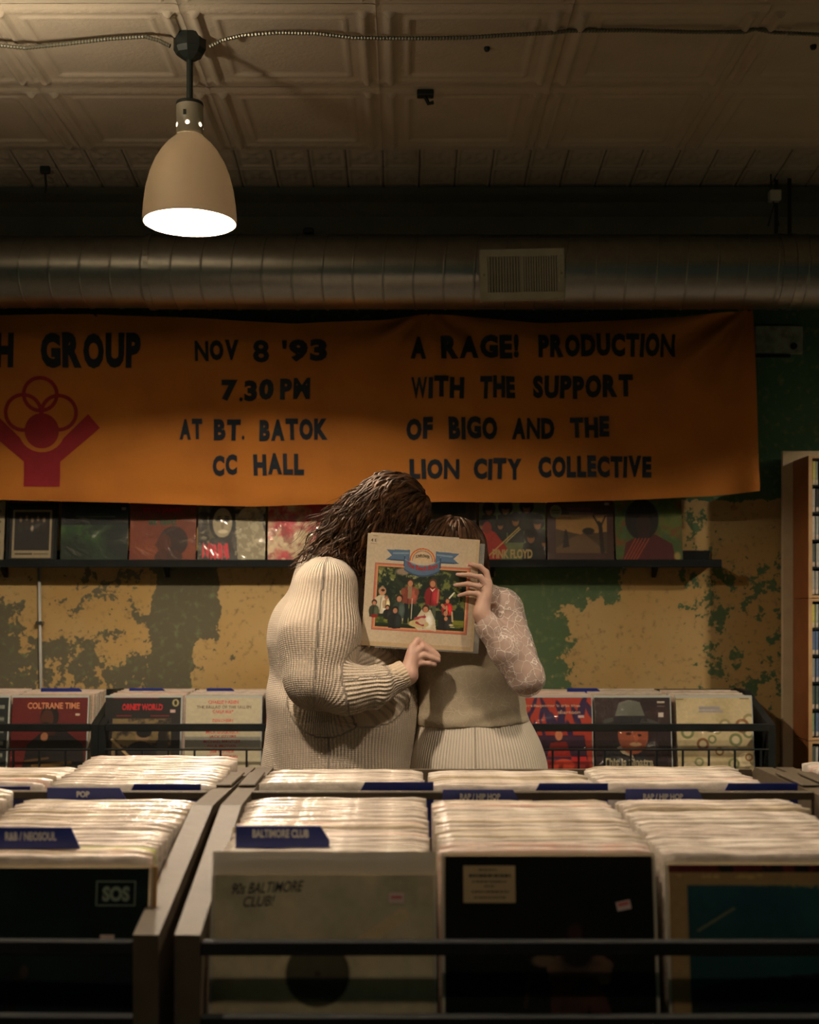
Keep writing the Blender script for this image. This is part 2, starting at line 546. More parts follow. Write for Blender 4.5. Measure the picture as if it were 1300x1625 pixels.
class Art:
    def __init__(s, n, bg):
        s.n = n
        s.a = np.zeros((n, n, 3)) + np.array(bg, float)
        g = (np.arange(n) + 0.5) / n
        s.U, s.V = np.meshgrid(g, g)

    def put(s, m, col):
        m = np.clip(m, 0, 1)[..., None]
        s.a = s.a * (1 - m) + np.array(col, float) * m
        return s

    def ell(s, cx, cy, rx, ry, col, rot=0, soft=None):
        soft = soft or 1.5 / s.n / max(min(rx, ry), 1e-3)
        c, q = math.cos(rot), math.sin(rot)
        x, y = s.U - cx, s.V - cy
        r = np.sqrt(((x * c + y * q) / rx) ** 2 + ((-x * q + y * c) / ry) ** 2)
        return s.put((1 - r) / soft + 0.5, col)

    def rect(s, x0, y0, x1, y1, col):
        e = s.n
        m = np.minimum(np.minimum((s.U - x0) * e, (x1 - s.U) * e), np.minimum((s.V - y0) * e, (y1 - s.V) * e)) + 0.5
        return s.put(m, col)

    def poly(s, pts, col):
        ins = np.zeros_like(s.U, bool)
        k = len(pts)
        for i in range(k):
            (xa, ya), (xb, yb) = pts[i], pts[(i + 1) % k]
            if ya == yb: continue
            c = ((ya > s.V) != (yb > s.V)) & (s.U < (xb - xa) * (s.V - ya) / (yb - ya) + xa)
            ins ^= c
        return s.put(ins.astype(float), col)

    def line(s, x0, y0, x1, y1, w, col):
        dx, dy = x1 - x0, y1 - y0
        h = np.clip(((s.U - x0) * dx + (s.V - y0) * dy) / (dx * dx + dy * dy), 0, 1)
        d = np.hypot(s.U - x0 - h * dx, s.V - y0 - h * dy)
        return s.put((w - d) * s.n + 0.5, col)

    def noise(s, cells, seed, lo, hi, col, box=None, k=1.0):
        f = nz2(s.n, cells, seed)
        m = np.clip((f - lo) / (hi - lo), 0, 1) * k
        if box:
            m = m * ((s.U > box[0]) & (s.V > box[1]) & (s.U < box[2]) & (s.V < box[3]))
        return s.put(m, col)

    def figure(s, cx, top, h, coat, skin=(205, 150, 115), hair=(40, 25, 20), legs=None, seat=False, w=1.0):
        hd = h * 0.085 if not seat else h * 0.15
        by = top + 2.0 * hd
        hw = hd * 1.9 * w
        bot = top + (h * 0.55 if not seat else h * 0.95)
        if legs is not None:
            s.rect(cx - hw * 0.6, bot - 0.01, cx - hw * 0.08, top + h, legs)
            s.rect(cx + hw * 0.08, bot - 0.01, cx + hw * 0.6, top + h, legs)
        s.ell(cx, (by + bot) / 2, hw, (bot - by) / 2 * 1.08, coat)
        s.rect(cx - hw * 0.85, by + hd * 0.6, cx + hw * 0.85, bot, coat)
        hi = tuple(min(255, c * 1.35 + 14) for c in coat)
        s.ell(cx + hw * .45, (by + bot) / 2, hw * .42, (bot - by) / 2 * .8, hi, soft=.9).line(cx - hw * .1, by + hd * .5, cx - hw * .2, bot, .003, tuple(c * .6 for c in coat))
        s.ell(cx, top + hd * 0.9, hd * 0.95, hd * 1.05, hair)
        s.ell(cx, top + hd * 1.2, hd * 0.68, hd * 0.8, skin)
        return s

    def glyph(s, txt, x0, y0, x1, y1, col, bold=0.02, arc=0.0):
        v, f, _ = text_geo(txt, bold)
        px = x0 + v[:, 0] * (x1 - x0)
        py = y1 - v[:, 1] * (y1 - y0)
        if arc: py = py + arc * (2 * v[:, 0] - 1) ** 2
        m = np.zeros_like(s.U, bool)
        for q in f:
            xs, ys = px[list(q)], py[list(q)]
            i0, i1 = max(0, int(ys.min() * s.n) - 1), min(s.n, int(ys.max() * s.n) + 2)
            j0, j1 = max(0, int(xs.min() * s.n) - 1), min(s.n, int(xs.max() * s.n) + 2)
            if i0 >= i1 or j0 >= j1: continue
            U, V = s.U[i0:i1, j0:j1], s.V[i0:i1, j0:j1]
            ins = np.zeros_like(U, bool)
            k = len(q)
            for i in range(k):
                xa, ya, xb, yb = xs[i], ys[i], xs[(i + 1) % k], ys[(i + 1) % k]
                if ya == yb: continue
                ins ^= ((ya > V) != (yb > V)) & (U < (xb - xa) * (V - ya) / (yb - ya) + xa)
            m[i0:i1, j0:j1] |= ins
        return s.put(m.astype(float), col)


def cover_mesh(name, w, h, t, art, edge=(200, 185, 160)):
    """box standing on z=0, centred in x; its front (-y) is a fine grid that carries the print"""
    n = art.n
    g = np.arange(n + 1) / n
    X, Z = np.meshgrid((g - 0.5) * w, h - g * h)
    v = np.stack([X, np.full_like(X, -t / 2), Z], -1).reshape(-1, 3)
    i = np.arange(n)
    I, J = np.meshgrid(i, i, indexing='ij')
    a = I * (n + 1) + J
    q = np.stack([a, a + n + 1, a + n + 2, a + 1], -1).reshape(-1, 4)
    nb = len(v)
    x, y = w / 2, t / 2
    ex = np.array([(-x, -y, 0), (x, -y, 0), (x, -y, h), (-x, -y, h), (-x, y, 0), (x, y, 0), (x, y, h), (-x, y, h)])
    qe = np.array([(1, 5, 6, 2), (5, 4, 7, 6), (4, 0, 3, 7), (3, 2, 6, 7), (0, 4, 5, 1)]) + nb
    v = np.vstack([v, ex])
    q = np.vstack([q, qe])
    me = bpy.data.meshes.new(name)
    me.vertices.add(len(v))
    me.vertices.foreach_set('co', v.ravel())
    me.loops.add(q.size)
    me.loops.foreach_set('vertex_index', q.ravel().astype(np.int32))
    me.polygons.add(len(q))
    me.polygons.foreach_set('loop_start', (np.arange(len(q)) * 4).astype(np.int32))
    me.update(calc_edges=True)
    gr = nz2(n, max(8, n // 4), int(art.a.sum()) % 1000, 2)[..., None]
    c = np.clip(art.a / 255 * (0.955 + 0.09 * gr), 0, 1)
    c = np.where(c <= 0.04045, c / 12.92, ((c + 0.055) / 1.055) ** 2.4)
    e = np.array(edge) / 255
    e = ((e + 0.055) / 1.055) ** 2.4
    col = np.ones((len(q), 4, 4), np.float32)
    col[:n * n, :, :3] = c.reshape(-1, 1, 3)
    col[n * n:, :, :3] = e
    at = me.color_attributes.new('print', 'FLOAT_COLOR', 'CORNER')
    at.data.foreach_set('color', col.ravel())
    return me


M['p_plain'] = print_mat('printed_card', 0.25, 0.25, 9)
M['p_plastic'] = print_mat('printed_card_in_clear_plastic', 1.0, 0.35, 10)
M['p_crinkle'] = print_mat('printed_card_in_crinkled_plastic', 1.0, 1.0, 15, stretch=(1, 1, 0.5))
M['p_front'] = print_mat('printed_card_matt', 0.0, 0.0, 8, 0.75)
M['p_front'].node_tree.nodes['Principled BSDF'].inputs['Specular IOR Level'].default_value = 0.15


def lean(o, xc, d, ztop, h, tilt, yaw=0.0, roll=0.0):
    """stand a cover so that its top middle is at (xc, d, ztop), leaning back by tilt"""
    R = Matrix.Rotation(yaw, 4, 'Z') @ Matrix.Rotation(-tilt, 4, 'X') @ Matrix.Rotation(roll, 4, 'Y')
    o.location = Vector((xc, d, ztop)) - R @ Vector((0, 0, h))
    o.rotation_euler = R.to_euler()
    return o


# ------------------------------------------------------------------ the setting
MB().box(-3.6, 4.2, -0.8, 5.7, -0.1, 0).build('floor', M['floor'])['kind'] = 'structure'
wall = MB().box(-3.6, 4.2, 5.7, 5.85, 0, CZ + 0.2).build('wall_back', M['wall'])
wall['kind'] = 'structure'
MB().box(-3.75, -3.6, -0.8, 5.85, 0, CZ + 0.2).build('wall_left', M['wallp'])['kind'] = 'structure'
MB().box(4.2, 4.35, -0.8, 5.85, 0, CZ + 0.2).build('wall_right', M['wallp'])['kind'] = 'structure'
ceil_ = MB().box(-3.6, 4.2, -0.8, 5.7, CZ + 0.03, CZ + 0.15).build('ceiling', M['tin'])
ceil_['kind'] = 'structure'

TP = 0.61


def tile_mesh():
    """pressed tin ceiling tile seen from below: framed field, paired ribs, ornamental cross band"""
    n = 72
    g = np.linspace(-TP / 2 + 0.0008, TP / 2 - 0.0008, n + 1)
    X, Y = np.meshgrid(g, g)
    hx, hy = TP / 2 - np.abs(X), TP / 2 - np.abs(Y)       # distance from the joints
    b = lambda v, c, w: np.clip(1 - np.abs(v - c) / w, 0, 1)
    hgt = np.zeros_like(X)
    inner = hy > 0.045
    hgt += 0.016 * np.minimum(1, 1.6 * b(hx, 0.042, 0.017)) * inner      # paired ribs
    hgt += 0.004 * b(hx, 0.0, 0.01)
    fr = np.minimum(hx - 0.105, hy - 0.095)
    hgt += 0.007 * b(fr, 0, 0.012)                                      # field frame
    hgt += -0.004 * (fr > 0)
    o1 = np.abs(np.sin(X * 2 * np.pi / 0.038)) * np.abs(np.sin((Y * 2 + X) * np.pi / 0.05))
    hgt += 0.008 * (b(hy, 0.030, 0.016) * 0.4 + b(hy, 0.05, 0.02) * (0.3 + 0.7 * o1))
    rs = np.random.RandomState(3)
    hgt += 0.0009 * rs.rand(*X.shape)
    Z = -hgt
    mb = MB()
    v = np.stack([X, Y, Z], -1).reshape(-1, 3)
    f = [(i * (n + 1) + j, (i + 1) * (n + 1) + j, (i + 1) * (n + 1) + j + 1, i * (n + 1) + j + 1) for i in range(n) for j in range(n)]
    me = bpy.data.meshes.new('ceiling_tile')
    me.from_pydata(v.tolist(), [], f)
    me.materials.append(M['tin'])
    me.polygons.foreach_set('use_smooth', [True] * len(f))
    return me


tm = tile_mesh()
for r in range(9):
    for c in range(-5, 7):
        o = bpy.data.objects.new('ceiling_tile', tm)
        o.location = (-0.084 - TP / 2 + TP * (c + 1) - TP * 0, 5.0 - TP / 2 - TP * r, CZ)
        o.rotation_euler = (random.uniform(-.002, .002), random.uniform(-.002, .002), 0)
        C.objects.link(o)
        o.parent = ceil_

# cornice: two courses of small embossed panels, a moulding and a dark cove
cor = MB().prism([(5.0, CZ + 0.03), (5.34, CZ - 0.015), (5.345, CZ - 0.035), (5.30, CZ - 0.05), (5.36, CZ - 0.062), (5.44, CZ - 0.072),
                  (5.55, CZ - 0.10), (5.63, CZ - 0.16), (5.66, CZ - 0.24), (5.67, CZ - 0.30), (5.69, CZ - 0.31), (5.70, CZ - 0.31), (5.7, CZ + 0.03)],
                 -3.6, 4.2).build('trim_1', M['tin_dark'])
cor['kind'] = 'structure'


def small_tile():
    n = 22
    w, dp = 0.1495, 0.168
    g = np.linspace(-0.5, 0.5, n + 1)
    X, Y = np.meshgrid(g * w, g * dp)
    hx, hy = w / 2 - np.abs(X), dp / 2 - np.abs(Y)
    e = np.minimum(hx, hy)
    hgt = 0.010 * np.clip(1 - np.abs(e - 0.008) / 0.009, 0, 1)
    r = np.hypot(X, Y)
    hgt += 0.007 * np.clip(np.cos(np.arctan2(Y, X) * 4) * 0.5 + 0.5, 0, 1) * np.clip(1 - np.abs(r - 0.035) / 0.025, 0, 1)
    hgt += 0.006 * np.clip(1 - r / 0.015, 0, 1)
    v = np.stack([X, Y, -hgt], -1).reshape(-1, 3)
    f = [(i * (n + 1) + j, (i + 1) * (n + 1) + j, (i + 1) * (n + 1) + j + 1, i * (n + 1) + j + 1) for i in range(n) for j in range(n)]
    me = bpy.data.meshes.new('cornice_tile')
    me.from_pydata(v.tolist(), [], f)
    me.materials.append(M['tin'])
    me.polygons.foreach_set('use_smooth', [True] * len(f))
    return me


sm = small_tile()
sl = math.atan2(0.045, 0.34)
for k in range(-17, 22):
    for r in range(2):
        y = 5.0 + 0.085 + 0.17 * r
        o = bpy.data.objects.new('cornice_tile', sm)
        o.location = (-0.084 + 0.1525 * k + 0.076, y, CZ + 0.012 - (y - 5.0) * 0.1324)
        o.rotation_euler = (-sl, 0, 0)
        C.objects.link(o)
        o.parent = cor

# missing chips and fixings on the ceiling
for (px, py, w, lab) in ((675, 143, 0.055, 'dark metal bracket stub hanging at a broken spot of the tin ceiling'),):
    p = P(px, py, 1950 * 1.845 / (957 - py))
    e = empty('ceiling_bracket', (p.x, p.y, CZ - 0.004), lab, 'bracket')
    MB().box(-0.03, 0.03, -0.02, 0.02, -0.02, 0, bev=0.003).build('plate', M['iron'], e, world=False)
    MB().tube([(0.0, 0, -0.02), (0.012, 0.0, -0.045), (0.03, 0, -0.04)], 0.007).build('hook', M['iron'], e, world=False)
for (px, py, w, lab) in ((773, 77, 0.010, 'small dark bolt head in the framed ceiling panel above the lower-right metal bracket'),
                         (1291, 74, 0.011, 'small dark bolt head in the ceiling panel at the right edge')):
    d = 1950 * 1.845 / (957 - py)
    p = P(px, py, d)
    tag(MB().lathe([(0, -.012), (w * .7, -.012), (w, -.006), (w, 0.004)], (0, 0, 0), 8).build('ceiling_bolt', M['iron']), lab, 'bolt').location = (p.x, d, CZ + 0.003)

# armoured cable along the ceiling, clipped at the tile joints, into the lamp canopy
def cable(pts, label):
    ps = []
    for (a, b) in zip(pts[:-1], pts[1:]):
        L = int(max(2, abs(b[0] - a[0]) / 10))
        for i in range(L):
            f = i / L
            ps.append((a[0] + (b[0] - a[0]) * f, a[1] + (b[1] - a[1]) * f))
    ps.append(pts[-1])
    ps = [P(x, y, 3.94) for x, y in ps]
    # armour: alternating radii
    q, r = [], []
    for a, b in zip(ps[:-1], ps[1:]):
        n = max(1, int((b - a).length / 0.0045))
        for i in range(n):
            q.append(a.lerp(b, i / n))
            r.append(0.0072 if len(r) % 2 else 0.0052)
    o = MB().tube(q, r, 7).build('armoured_cable', M['cable'])
    return tag(o, label, 'cable')


cable([(-60, 66), (0, 72), (40, 76), (100, 70), (170, 62), (230, 58), (252, 64), (272, 74)], 'ribbed armoured cable along the ceiling left of the pendant lamp')
cable([(332, 74), (352, 64), (385, 56), (440, 52), (500, 53), (560, 60), (620, 61), (670, 61), (740, 60), (800, 56), (880, 52), (900, 49), (1000, 48), (1100, 51),
       (1180, 51), (1200, 46), (1230, 52), (1300, 55), (1380, 58)], 'ribbed armoured cable along the ceiling right of the pendant lamp')


# ------------------------------------------------------------------ pendant lamps
def pendant(x, y, watts, bh, first):
    lab = ('cream enamel dome pendant lamp lit below the ceiling cable' if first else None)
    e = empty('pendant_lamp', (x, y, CZ), lab or LAB.pop(0), 'lamp', 'cream dome pendant lamps')
    z = lambda py: (VY - py) / 486.0 + H - CZ
    mb = MB().lathe([(0, 0.0), (0.050, 0.0), (0.053, -0.006), (0.053, z(82)), (0.047, z(87)), (0.044, z(90)), (0.022, z(97)), (0.012, z(99)), (0.012, z(100))], (0, 0, 0), 8)
    mb.build('canopy', M['iron'], e, world=False)
    MB().tube([(0, 0, z(96)), (0, 0, z(165))], 0.0105, 12).build('stem', M['iron'], e, world=False)
    MB().lathe([(0.0105, z(160)), (0.022, z(162)), (0.043, z(166)), (0.0445, z(169)), (0.0445, z(171)), (0.0, z(171))], (0, 0, 0), 28).build('neck_cap', M['iron'], e, True, False)
    nk = MB().lathe([(0.0435, z(170)), (0.0435, z(219)), (0.040, z(219)), (0.040, z(170))], (0, 0, 0), 28).build('neck', M['enamel'], e, True, False)
    MB().box(-.0135, -.004, -.0444, -.0425, z(192), z(184)).build('notch', M['iron'], nk, world=False)
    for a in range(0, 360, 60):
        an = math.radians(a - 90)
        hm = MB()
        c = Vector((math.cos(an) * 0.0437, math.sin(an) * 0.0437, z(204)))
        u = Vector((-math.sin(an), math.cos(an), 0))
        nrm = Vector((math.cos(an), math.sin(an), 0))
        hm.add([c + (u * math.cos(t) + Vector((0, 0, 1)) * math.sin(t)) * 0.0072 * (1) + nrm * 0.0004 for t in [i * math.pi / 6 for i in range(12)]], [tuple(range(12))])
        hm.build('vent_glow_disc', M['glow'], nk, world=False)  # glowing disc imitates bulb light showing through a hole in the neck
    prof = [(0.044, z(219)), (0.056, z(224)), (0.072, z(231)), (0.092, z(243)), (0.112, z(259)), (0.129, z(279)), (0.142, z(303)), (0.149, z(328)), (0.152, z(350)), (0.152, z(356))]
    inn = [(r - 0.004, zz) for r, zz in prof[::-1]]
    mb = MB().lathe(prof, (0, 0, 0), 56, 0)
    mb.lathe(inn, (0, 0, 0), 56, 1)
    mb.lathe([prof[-1], inn[0]], (0, 0, 0), 56, 0)
    sh = mb.build('shade', [M['shade_out'], M['shade_in']], e, True, False)
    b = bmesh.new()
    bmesh.ops.create_uvsphere(b, u_segments=20, v_segments=12, radius=0.030)
    for v in b.verts:
        v.co.z += z(356) + bh
        if v.co.z > z(356) + bh + 0.01: v.co.x *= 0.75; v.co.y *= 0.75
    me = bpy.data.meshes.new('bulb')
    b.to_mesh(me)
    b.free()
    bl = link('bulb', me, M['bulb'], e, True, False)
    L = bpy.data.lights.new('lamp_light', 'POINT')
    L.energy = watts
    L.color = WARM
    L.shadow_soft_size = 0.040
    lo = bpy.data.objects.new('lamp_light', L)
    lo.location = (x, y, CZ + z(356) + bh)
    C.objects.link(lo)
    bl.visible_shadow = True


t = NT('bulb_glow')
t.put(t.b.inputs['Emission Color'], (1.0, 0.80, 0.55))
t.b.inputs['Emission Strength'].default_value = 14
M['bulb'] = t.m
for nm_, col_, tr_ in (('translucent_shade_outside', (.46, .43, .35, 1), .022), ('translucent_shade_inside', (.55, .52, .46, 1), .05)):
    t = NT(nm_)
    t.b.inputs['Base Color'].default_value = col_
    t.b.inputs['Roughness'].default_value = .4
    tl = t.n('ShaderNodeBsdfTranslucent', {'Color': (1.0, .84, .66, 1)})  # slight translucency added to imitate the lens glow around the lamp
    mx = t.n('ShaderNodeMixShader', {0: tr_})
    t.t.links.new(t.b.outputs[0], mx.inputs[1])
    t.t.links.new(tl.outputs[0], mx.inputs[2])
    t.t.links.new(mx.outputs[0], t.out.inputs['Surface'])
    M['shade_out' if 'out' in nm_ else 'shade_in'] = t.m
t = NT('vent_disc_glow')
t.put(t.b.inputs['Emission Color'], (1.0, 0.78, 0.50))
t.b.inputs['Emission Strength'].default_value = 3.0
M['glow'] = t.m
LAB = ['cream dome pendant lamp nearer the camera, just above the picture at top left',
       'cream dome pendant lamp beyond the right edge, over the cassette tower',
       'cream dome pendant lamp nearer the camera, above the right record rack',
       'cream dome pendant lamp beyond the left edge, near the back wall',
       'cream dome pendant lamp hanging over the place of the camera']
for i, (x, y, w, bh) in enumerate(LAMPS):
    pendant(x, y, w, bh, i == 0)

# small can light added to brighten the ceiling, unseen left of the picture
e = empty('added_uplight', (-1.36, 3.12, CZ), 'added black can light brightening the tin ceiling from outside the picture', 'lamp')
MB().tube([(0, 0, 0), (0, 0, -.60)], .006, 8).build('stem', M['iron'], e, world=False)
MB().lathe([(0, -.70), (.05, -.70), (.055, -.585), (.050, -.585), (.045, -.69), (0, -.69)], (0, 0, 0), 24).build('can', M['iron'], e, world=False)
L = bpy.data.lights.new('added_uplight_light', 'SPOT')
L.energy = 70
L.color = (1.0, .80, .58)
L.spot_size = math.radians(164)
L.spot_blend = 0.6
L.shadow_soft_size = .05
lo = bpy.data.objects.new('added_uplight_light', L)
lo.location = (-1.36 + .02, 3.12, CZ - .575)
lo.rotation_euler = (math.radians(180), 0, 0)
C.objects.link(lo)

# ------------------------------------------------------------------ spiral duct with register
dz0 = H + (VY - 432) / (F / 5.27)
duct = empty('spiral_duct', (0, 5.27, dz0), 'round galvanised spiral duct running under the ceiling cornice', 'duct')


def duct_sec(r, w):
    mb = MB()
    n = 36
    prof = [(0.0, r), (0.002, r), (w - 0.011, r), (w - 0.009, r), (w - 0.0085, r + 0.0035), (w - 0.007, r + 0.004), (w - 0.004, r + 0.004), (w - 0.0025, r + 0.0035), (w - 0.002, r), (w, r)]
    vs, fs = [], []
    for (x, rr) in prof:
        for k in range(n):
            a = 2 * math.pi * k / n
            vs.append((x + 0.02 * math.cos(a - 0.6), rr * math.cos(a), rr * math.sin(a)))
    for i in range(len(prof) - 1):
        for k in range(n):
            fs.append((i * n + k, (i + 1) * n + k, (i + 1) * n + (k + 1) % n, i * n + (k + 1) % n))
    mb.add(vs, fs)
    me = mb.mesh('duct_section')
    me.materials.append(M['steel'])
    me.polygons.foreach_set('use_smooth', [True] * len(me.polygons))
    return me


xj = (242 - VX) / (F / 5.27)
da, db = duct_sec(0.150, 0.127), duct_sec(0.1555, 0.127)
for k in range(48):
    x = -3.6 + 0.0 + 0.127 * k
    if x > xj - 0.1: break
    o = bpy.data.objects.new('duct_section', da)
    o.location = (xj - 0.127 * (k + 1), 0, 0)
    C.objects.link(o)
    o.parent = duct
for k in range(38):
    o = bpy.data.objects.new('duct_section', db)
    o.location = (xj + 0.127 * k, 0, 0)
    C.objects.link(o)
    o.parent = duct
for x in (xj, (1232 - VX) / 370, (1253 - VX) / 370):
    mb = MB()
    mb.lathe([(0.156, -0.012), (0.160, -0.012), (0.160, 0.012), (0.156, 0.012)], (0, 0, 0), 40)
    me = mb.mesh('duct_collar')
    me.transform(Matrix.Rotation(math.pi / 2, 4, 'Y'))
    o = link('duct_collar', me, M['steel'], duct, world=False)
    o.location = (x, 0, 0)
    # hanger strap up to the ceiling
    MB().box(x - 0.008, x + 0.008, -0.002, 0.002, 0.15, CZ - dz0).build('hanger_strap', M['iron'], duct, world=False)

rc = P(829, 435, 5.10)
reg = empty('air_register', rc, 'white metal air register with vertical louvres on the round duct', 'vent')
reg.rotation_euler = (0, math.radians(-1.2), 0)
w, h = 0.174, 0.104
mb = MB()
ox = [(-0.144, -0.004), (0.006, 0.144)]
oz = (-0.074, 0.074)
mb.box(-w, w, -0.004, 0.004, oz[1], h, bev=0.0012).box(-w, w, -0.004, 0.004, -h, oz[0], bev=0.0012)
mb.box(-w, -0.144, -0.004, 0.004, oz[0], oz[1]).box(0.144, w, -0.004, 0.004, oz[0], oz[1]).box(-0.004, 0.006, -0.004, 0.004, oz[0], oz[1])
mb.box(-w - 0.003, w + 0.003, 0.004, 0.007, -h - 0.003, h + 0.003)
mb.box(-w, -w + 0.006, 0.004, 0.05, -h, h).box(w - 0.006, w, 0.004, 0.05, -h, h).box(-w, w, 0.004, 0.05, h - 0.006, h).box(-w, w, 0.004, 0.03, -h, -h + 0.006)
mb.build('frame', M['vent'], reg, world=False)
MB().box(-0.1435, 0.1435, 0.0031, 0.0039, -0.0735, 0.0735).build('inner_plate', M['vent_dark'], reg, world=False)
sd = MB().box(-0.0032, 0.0032, -0.003, 0.0035, -0.074, 0.074, M4=Matrix.Rotation(0.5, 4, 'Z')).mesh('slat')
sd.materials.append(M['vent'])
for i in range(12):
    o = link('slat', sd, None, reg, world=False)
    o.location = (-0.138 + i * 0.0118, -0.001, 0)
sd2 = MB().box(-0.0032, 0.0032, -0.002, 0.0025, -0.074, 0.074, M4=Matrix.Rotation(-0.7, 4, 'Z')).mesh('slat')
sd2.materials.append(M['vent'])
for i in range(13):
    o = link('slat', sd2, None, reg, world=False)
    o.location = (0.012 + i * 0.0105, 0.0, 0)
MB().box(0.153, 0.157, -0.012, -0.003, -0.035, 0.03, bev=0.001).build('damper_lever', M['vent'], reg, world=False)
for x in (-0.158, 0.163):
    MB().lathe([(0, -0.004), (0.004, -0.0035), (0.005, 0)], (0, 0, 0), 10).build('screw', M['steel'], reg, world=False).matrix_local = Matrix.Translation((x, -0.004, 0.0)) @ Matrix.Rotation(-math.pi / 2, 4, 'X')

# small things hung near the cornice
p = P(1180 / 1 + 55, 305, 5.1)
e = empty('hanging_wire_box', (p.x, 5.20, CZ - 0.03), 'small pale junction box on a dangling wire right under the cornice', 'junction box')
MB().tube([(0, 0, 0), (0.0, 0, -0.06), (0.012, 0.0, -0.13), (-0.012, 0.0, -0.22)], 0.003, 6).build('wire', M['iron'], e, world=False)
MB().box(-0.008, 0.04, -0.02, 0.02, -0.115, -0.07, bev=0.004).build('box', M['vent'], e, world=False)
MB().tube([(0.008, 0, -0.11), (0.035, 0.0, -0.22)], 0.0025, 6).build('wire', M['iron'], e, world=False)
p = P(66, 305, 5.1)
e = empty('ceiling_hook', (p.x, 5.15, CZ - 0.025), 'small dark hook hanging from the cornice left of the lit lamp', 'hook')
MB().box(-0.02, 0.02, -0.01, 0.01, -0.02, 0.01, bev=0.003).build('plate', M['iron'], e, world=False)
MB().tube([(0, 0, -0.02), (0.004, 0, -0.07), (0.0, 0, -0.10)], 0.005, 6).build('hook', M['iron'], e, world=False)
p = P(490, 367, 5.27)
tag(MB().box(-0.022, 0.022, -0.02, 0.02, -0.012, 0.015, bev=0.006).build('cable_clamp', M['iron']), 'small dark clamp sitting on top of the round duct', 'clamp').location = (p.x, 5.27, dz0 + 0.172)

# plaster patch high on the right of the wall, conduit on the left
a, b = P(1198, 517, 5.69), P(1274, 562, 5.69)
mb = MB().box(a.x, b.x, 5.682, 5.70, b.z, a.z, bev=0.004)
pl = mb.build('wall_plate', M['plaster'])
tag(pl, 'chipped pale plaster block right of the banner top corner', 'plaster block')
MB().box(a.x - 0.01, b.x - 0.06, 5.676, 5.69, b.z - 0.016, b.z - 0.002).build('ledge', M['ledge'], pl, world=False)
MB().tube([(b.x - 0.045, 5.675, b.z + 0.035), (b.x - 0.045, 5.69, b.z + 0.035)], 0.016, 10).build('knockout', M['ledge'], pl, world=False)
a = P(61, 905, 5.66)
c = MB().tube([(a.x - 0.004, 5.685, a.z + 0.02), (a.x + 0.010, 5.685, 0.6)], 0.0075, 10).build('wall_conduit', mat('grey_conduit', (0.42, 0.42, 0.38), 0.4), smooth=True)
tag(c, 'thin grey vertical conduit on the peeling wall below the ledge', 'conduit')
MB().box(a.x - 0.018, a.x + 0.014, 5.675, 5.70, a.z - 0.25, a.z - 0.235).build('clip', M['steel'], c, world=False)

# ------------------------------------------------------------------ banner
BD = 5.50
sB = F / BD
topk = [(-420, 508), (-90, 500), (0, 499), (150, 497), (330, 504), (470, 512), (600, 506), (680, 496), (760, 503), (860, 510), (980, 507), (1100, 500), (1194, 490)]
botk = [(-420, 790), (-90, 792), (0, 793), (180, 797), (400, 803), (560, 798), (700, 796), (860, 797), (1000, 792), (1120, 787), (1204, 779)]


def bx(u): return -420 + u * (1196 + 420)


def bplace(u, v):
    """banner sheet: u along, v down, both 0..1 -> world"""
    tx = np.interp(bx(u), *zip(*topk))
    by = np.interp(bx(u), *zip(*botk))
    px = bx(u) + 8 * v * u
    py = tx + (by - tx) * v
    dsp = 0.0
    for (nx, ny, am, kk) in ((1194, 488, 0.024, 26), (680, 494, 0.014, 22), (-410, 500, 0.012, 20)):
        dx, dy = px - nx, py - ny
        r = math.hypot(dx, dy) + 1
        an = math.atan2(dx, dy + 6)
        dsp += am * math.sin(an * kk * 0.5) * math.exp(-r / 330.0) * min(1, r / 60)
    dsp += 0.010 * math.sin(px / 97.0 + 1.0) * (0.4 + 0.6 * v) + 0.006 * math.sin(px / 37.0 + v * 2.0)
    dsp += 0.010 * math.exp(-((v - 0.95) / 0.05) ** 2) * math.sin(px / 60.0)
    dsp += 0.03 * math.exp(-((px - 1196) / 22.0) ** 2) * v
    p = P(px, py, BD)
    p.y = BD + 0.02 - dsp
    return p


ban = empty('banner', P(550, 500, 5.55), 'long orange cloth banner with navy painted lettering hung under the duct', 'banner')
NU, NV = 250, 60
v = [bplace(i / NU, j / NV) for j in range(NV + 1) for i in range(NU + 1)]
f = [(j * (NU + 1) + i, (j + 1) * (NU + 1) + i, (j + 1) * (NU + 1) + i + 1, j * (NU + 1) + i + 1) for j in range(NV) for i in range(NU)]
me = bpy.data.meshes.new('banner_cloth')
me.from_pydata([tuple(a) for a in v], [], f)
bc = link('cloth', me, M['banner'], ban, True)


def to_uv(px, py):
    u = (px + 420) / 1616.0
    for _ in range(4):
        tx = np.interp(bx(u), *zip(*topk))
        by = np.interp(bx(u), *zip(*botk))
        vv = (py - tx) / (by - tx)
        u = (px - 8 * vv * u + 420) / 1616.0
    return u, vv


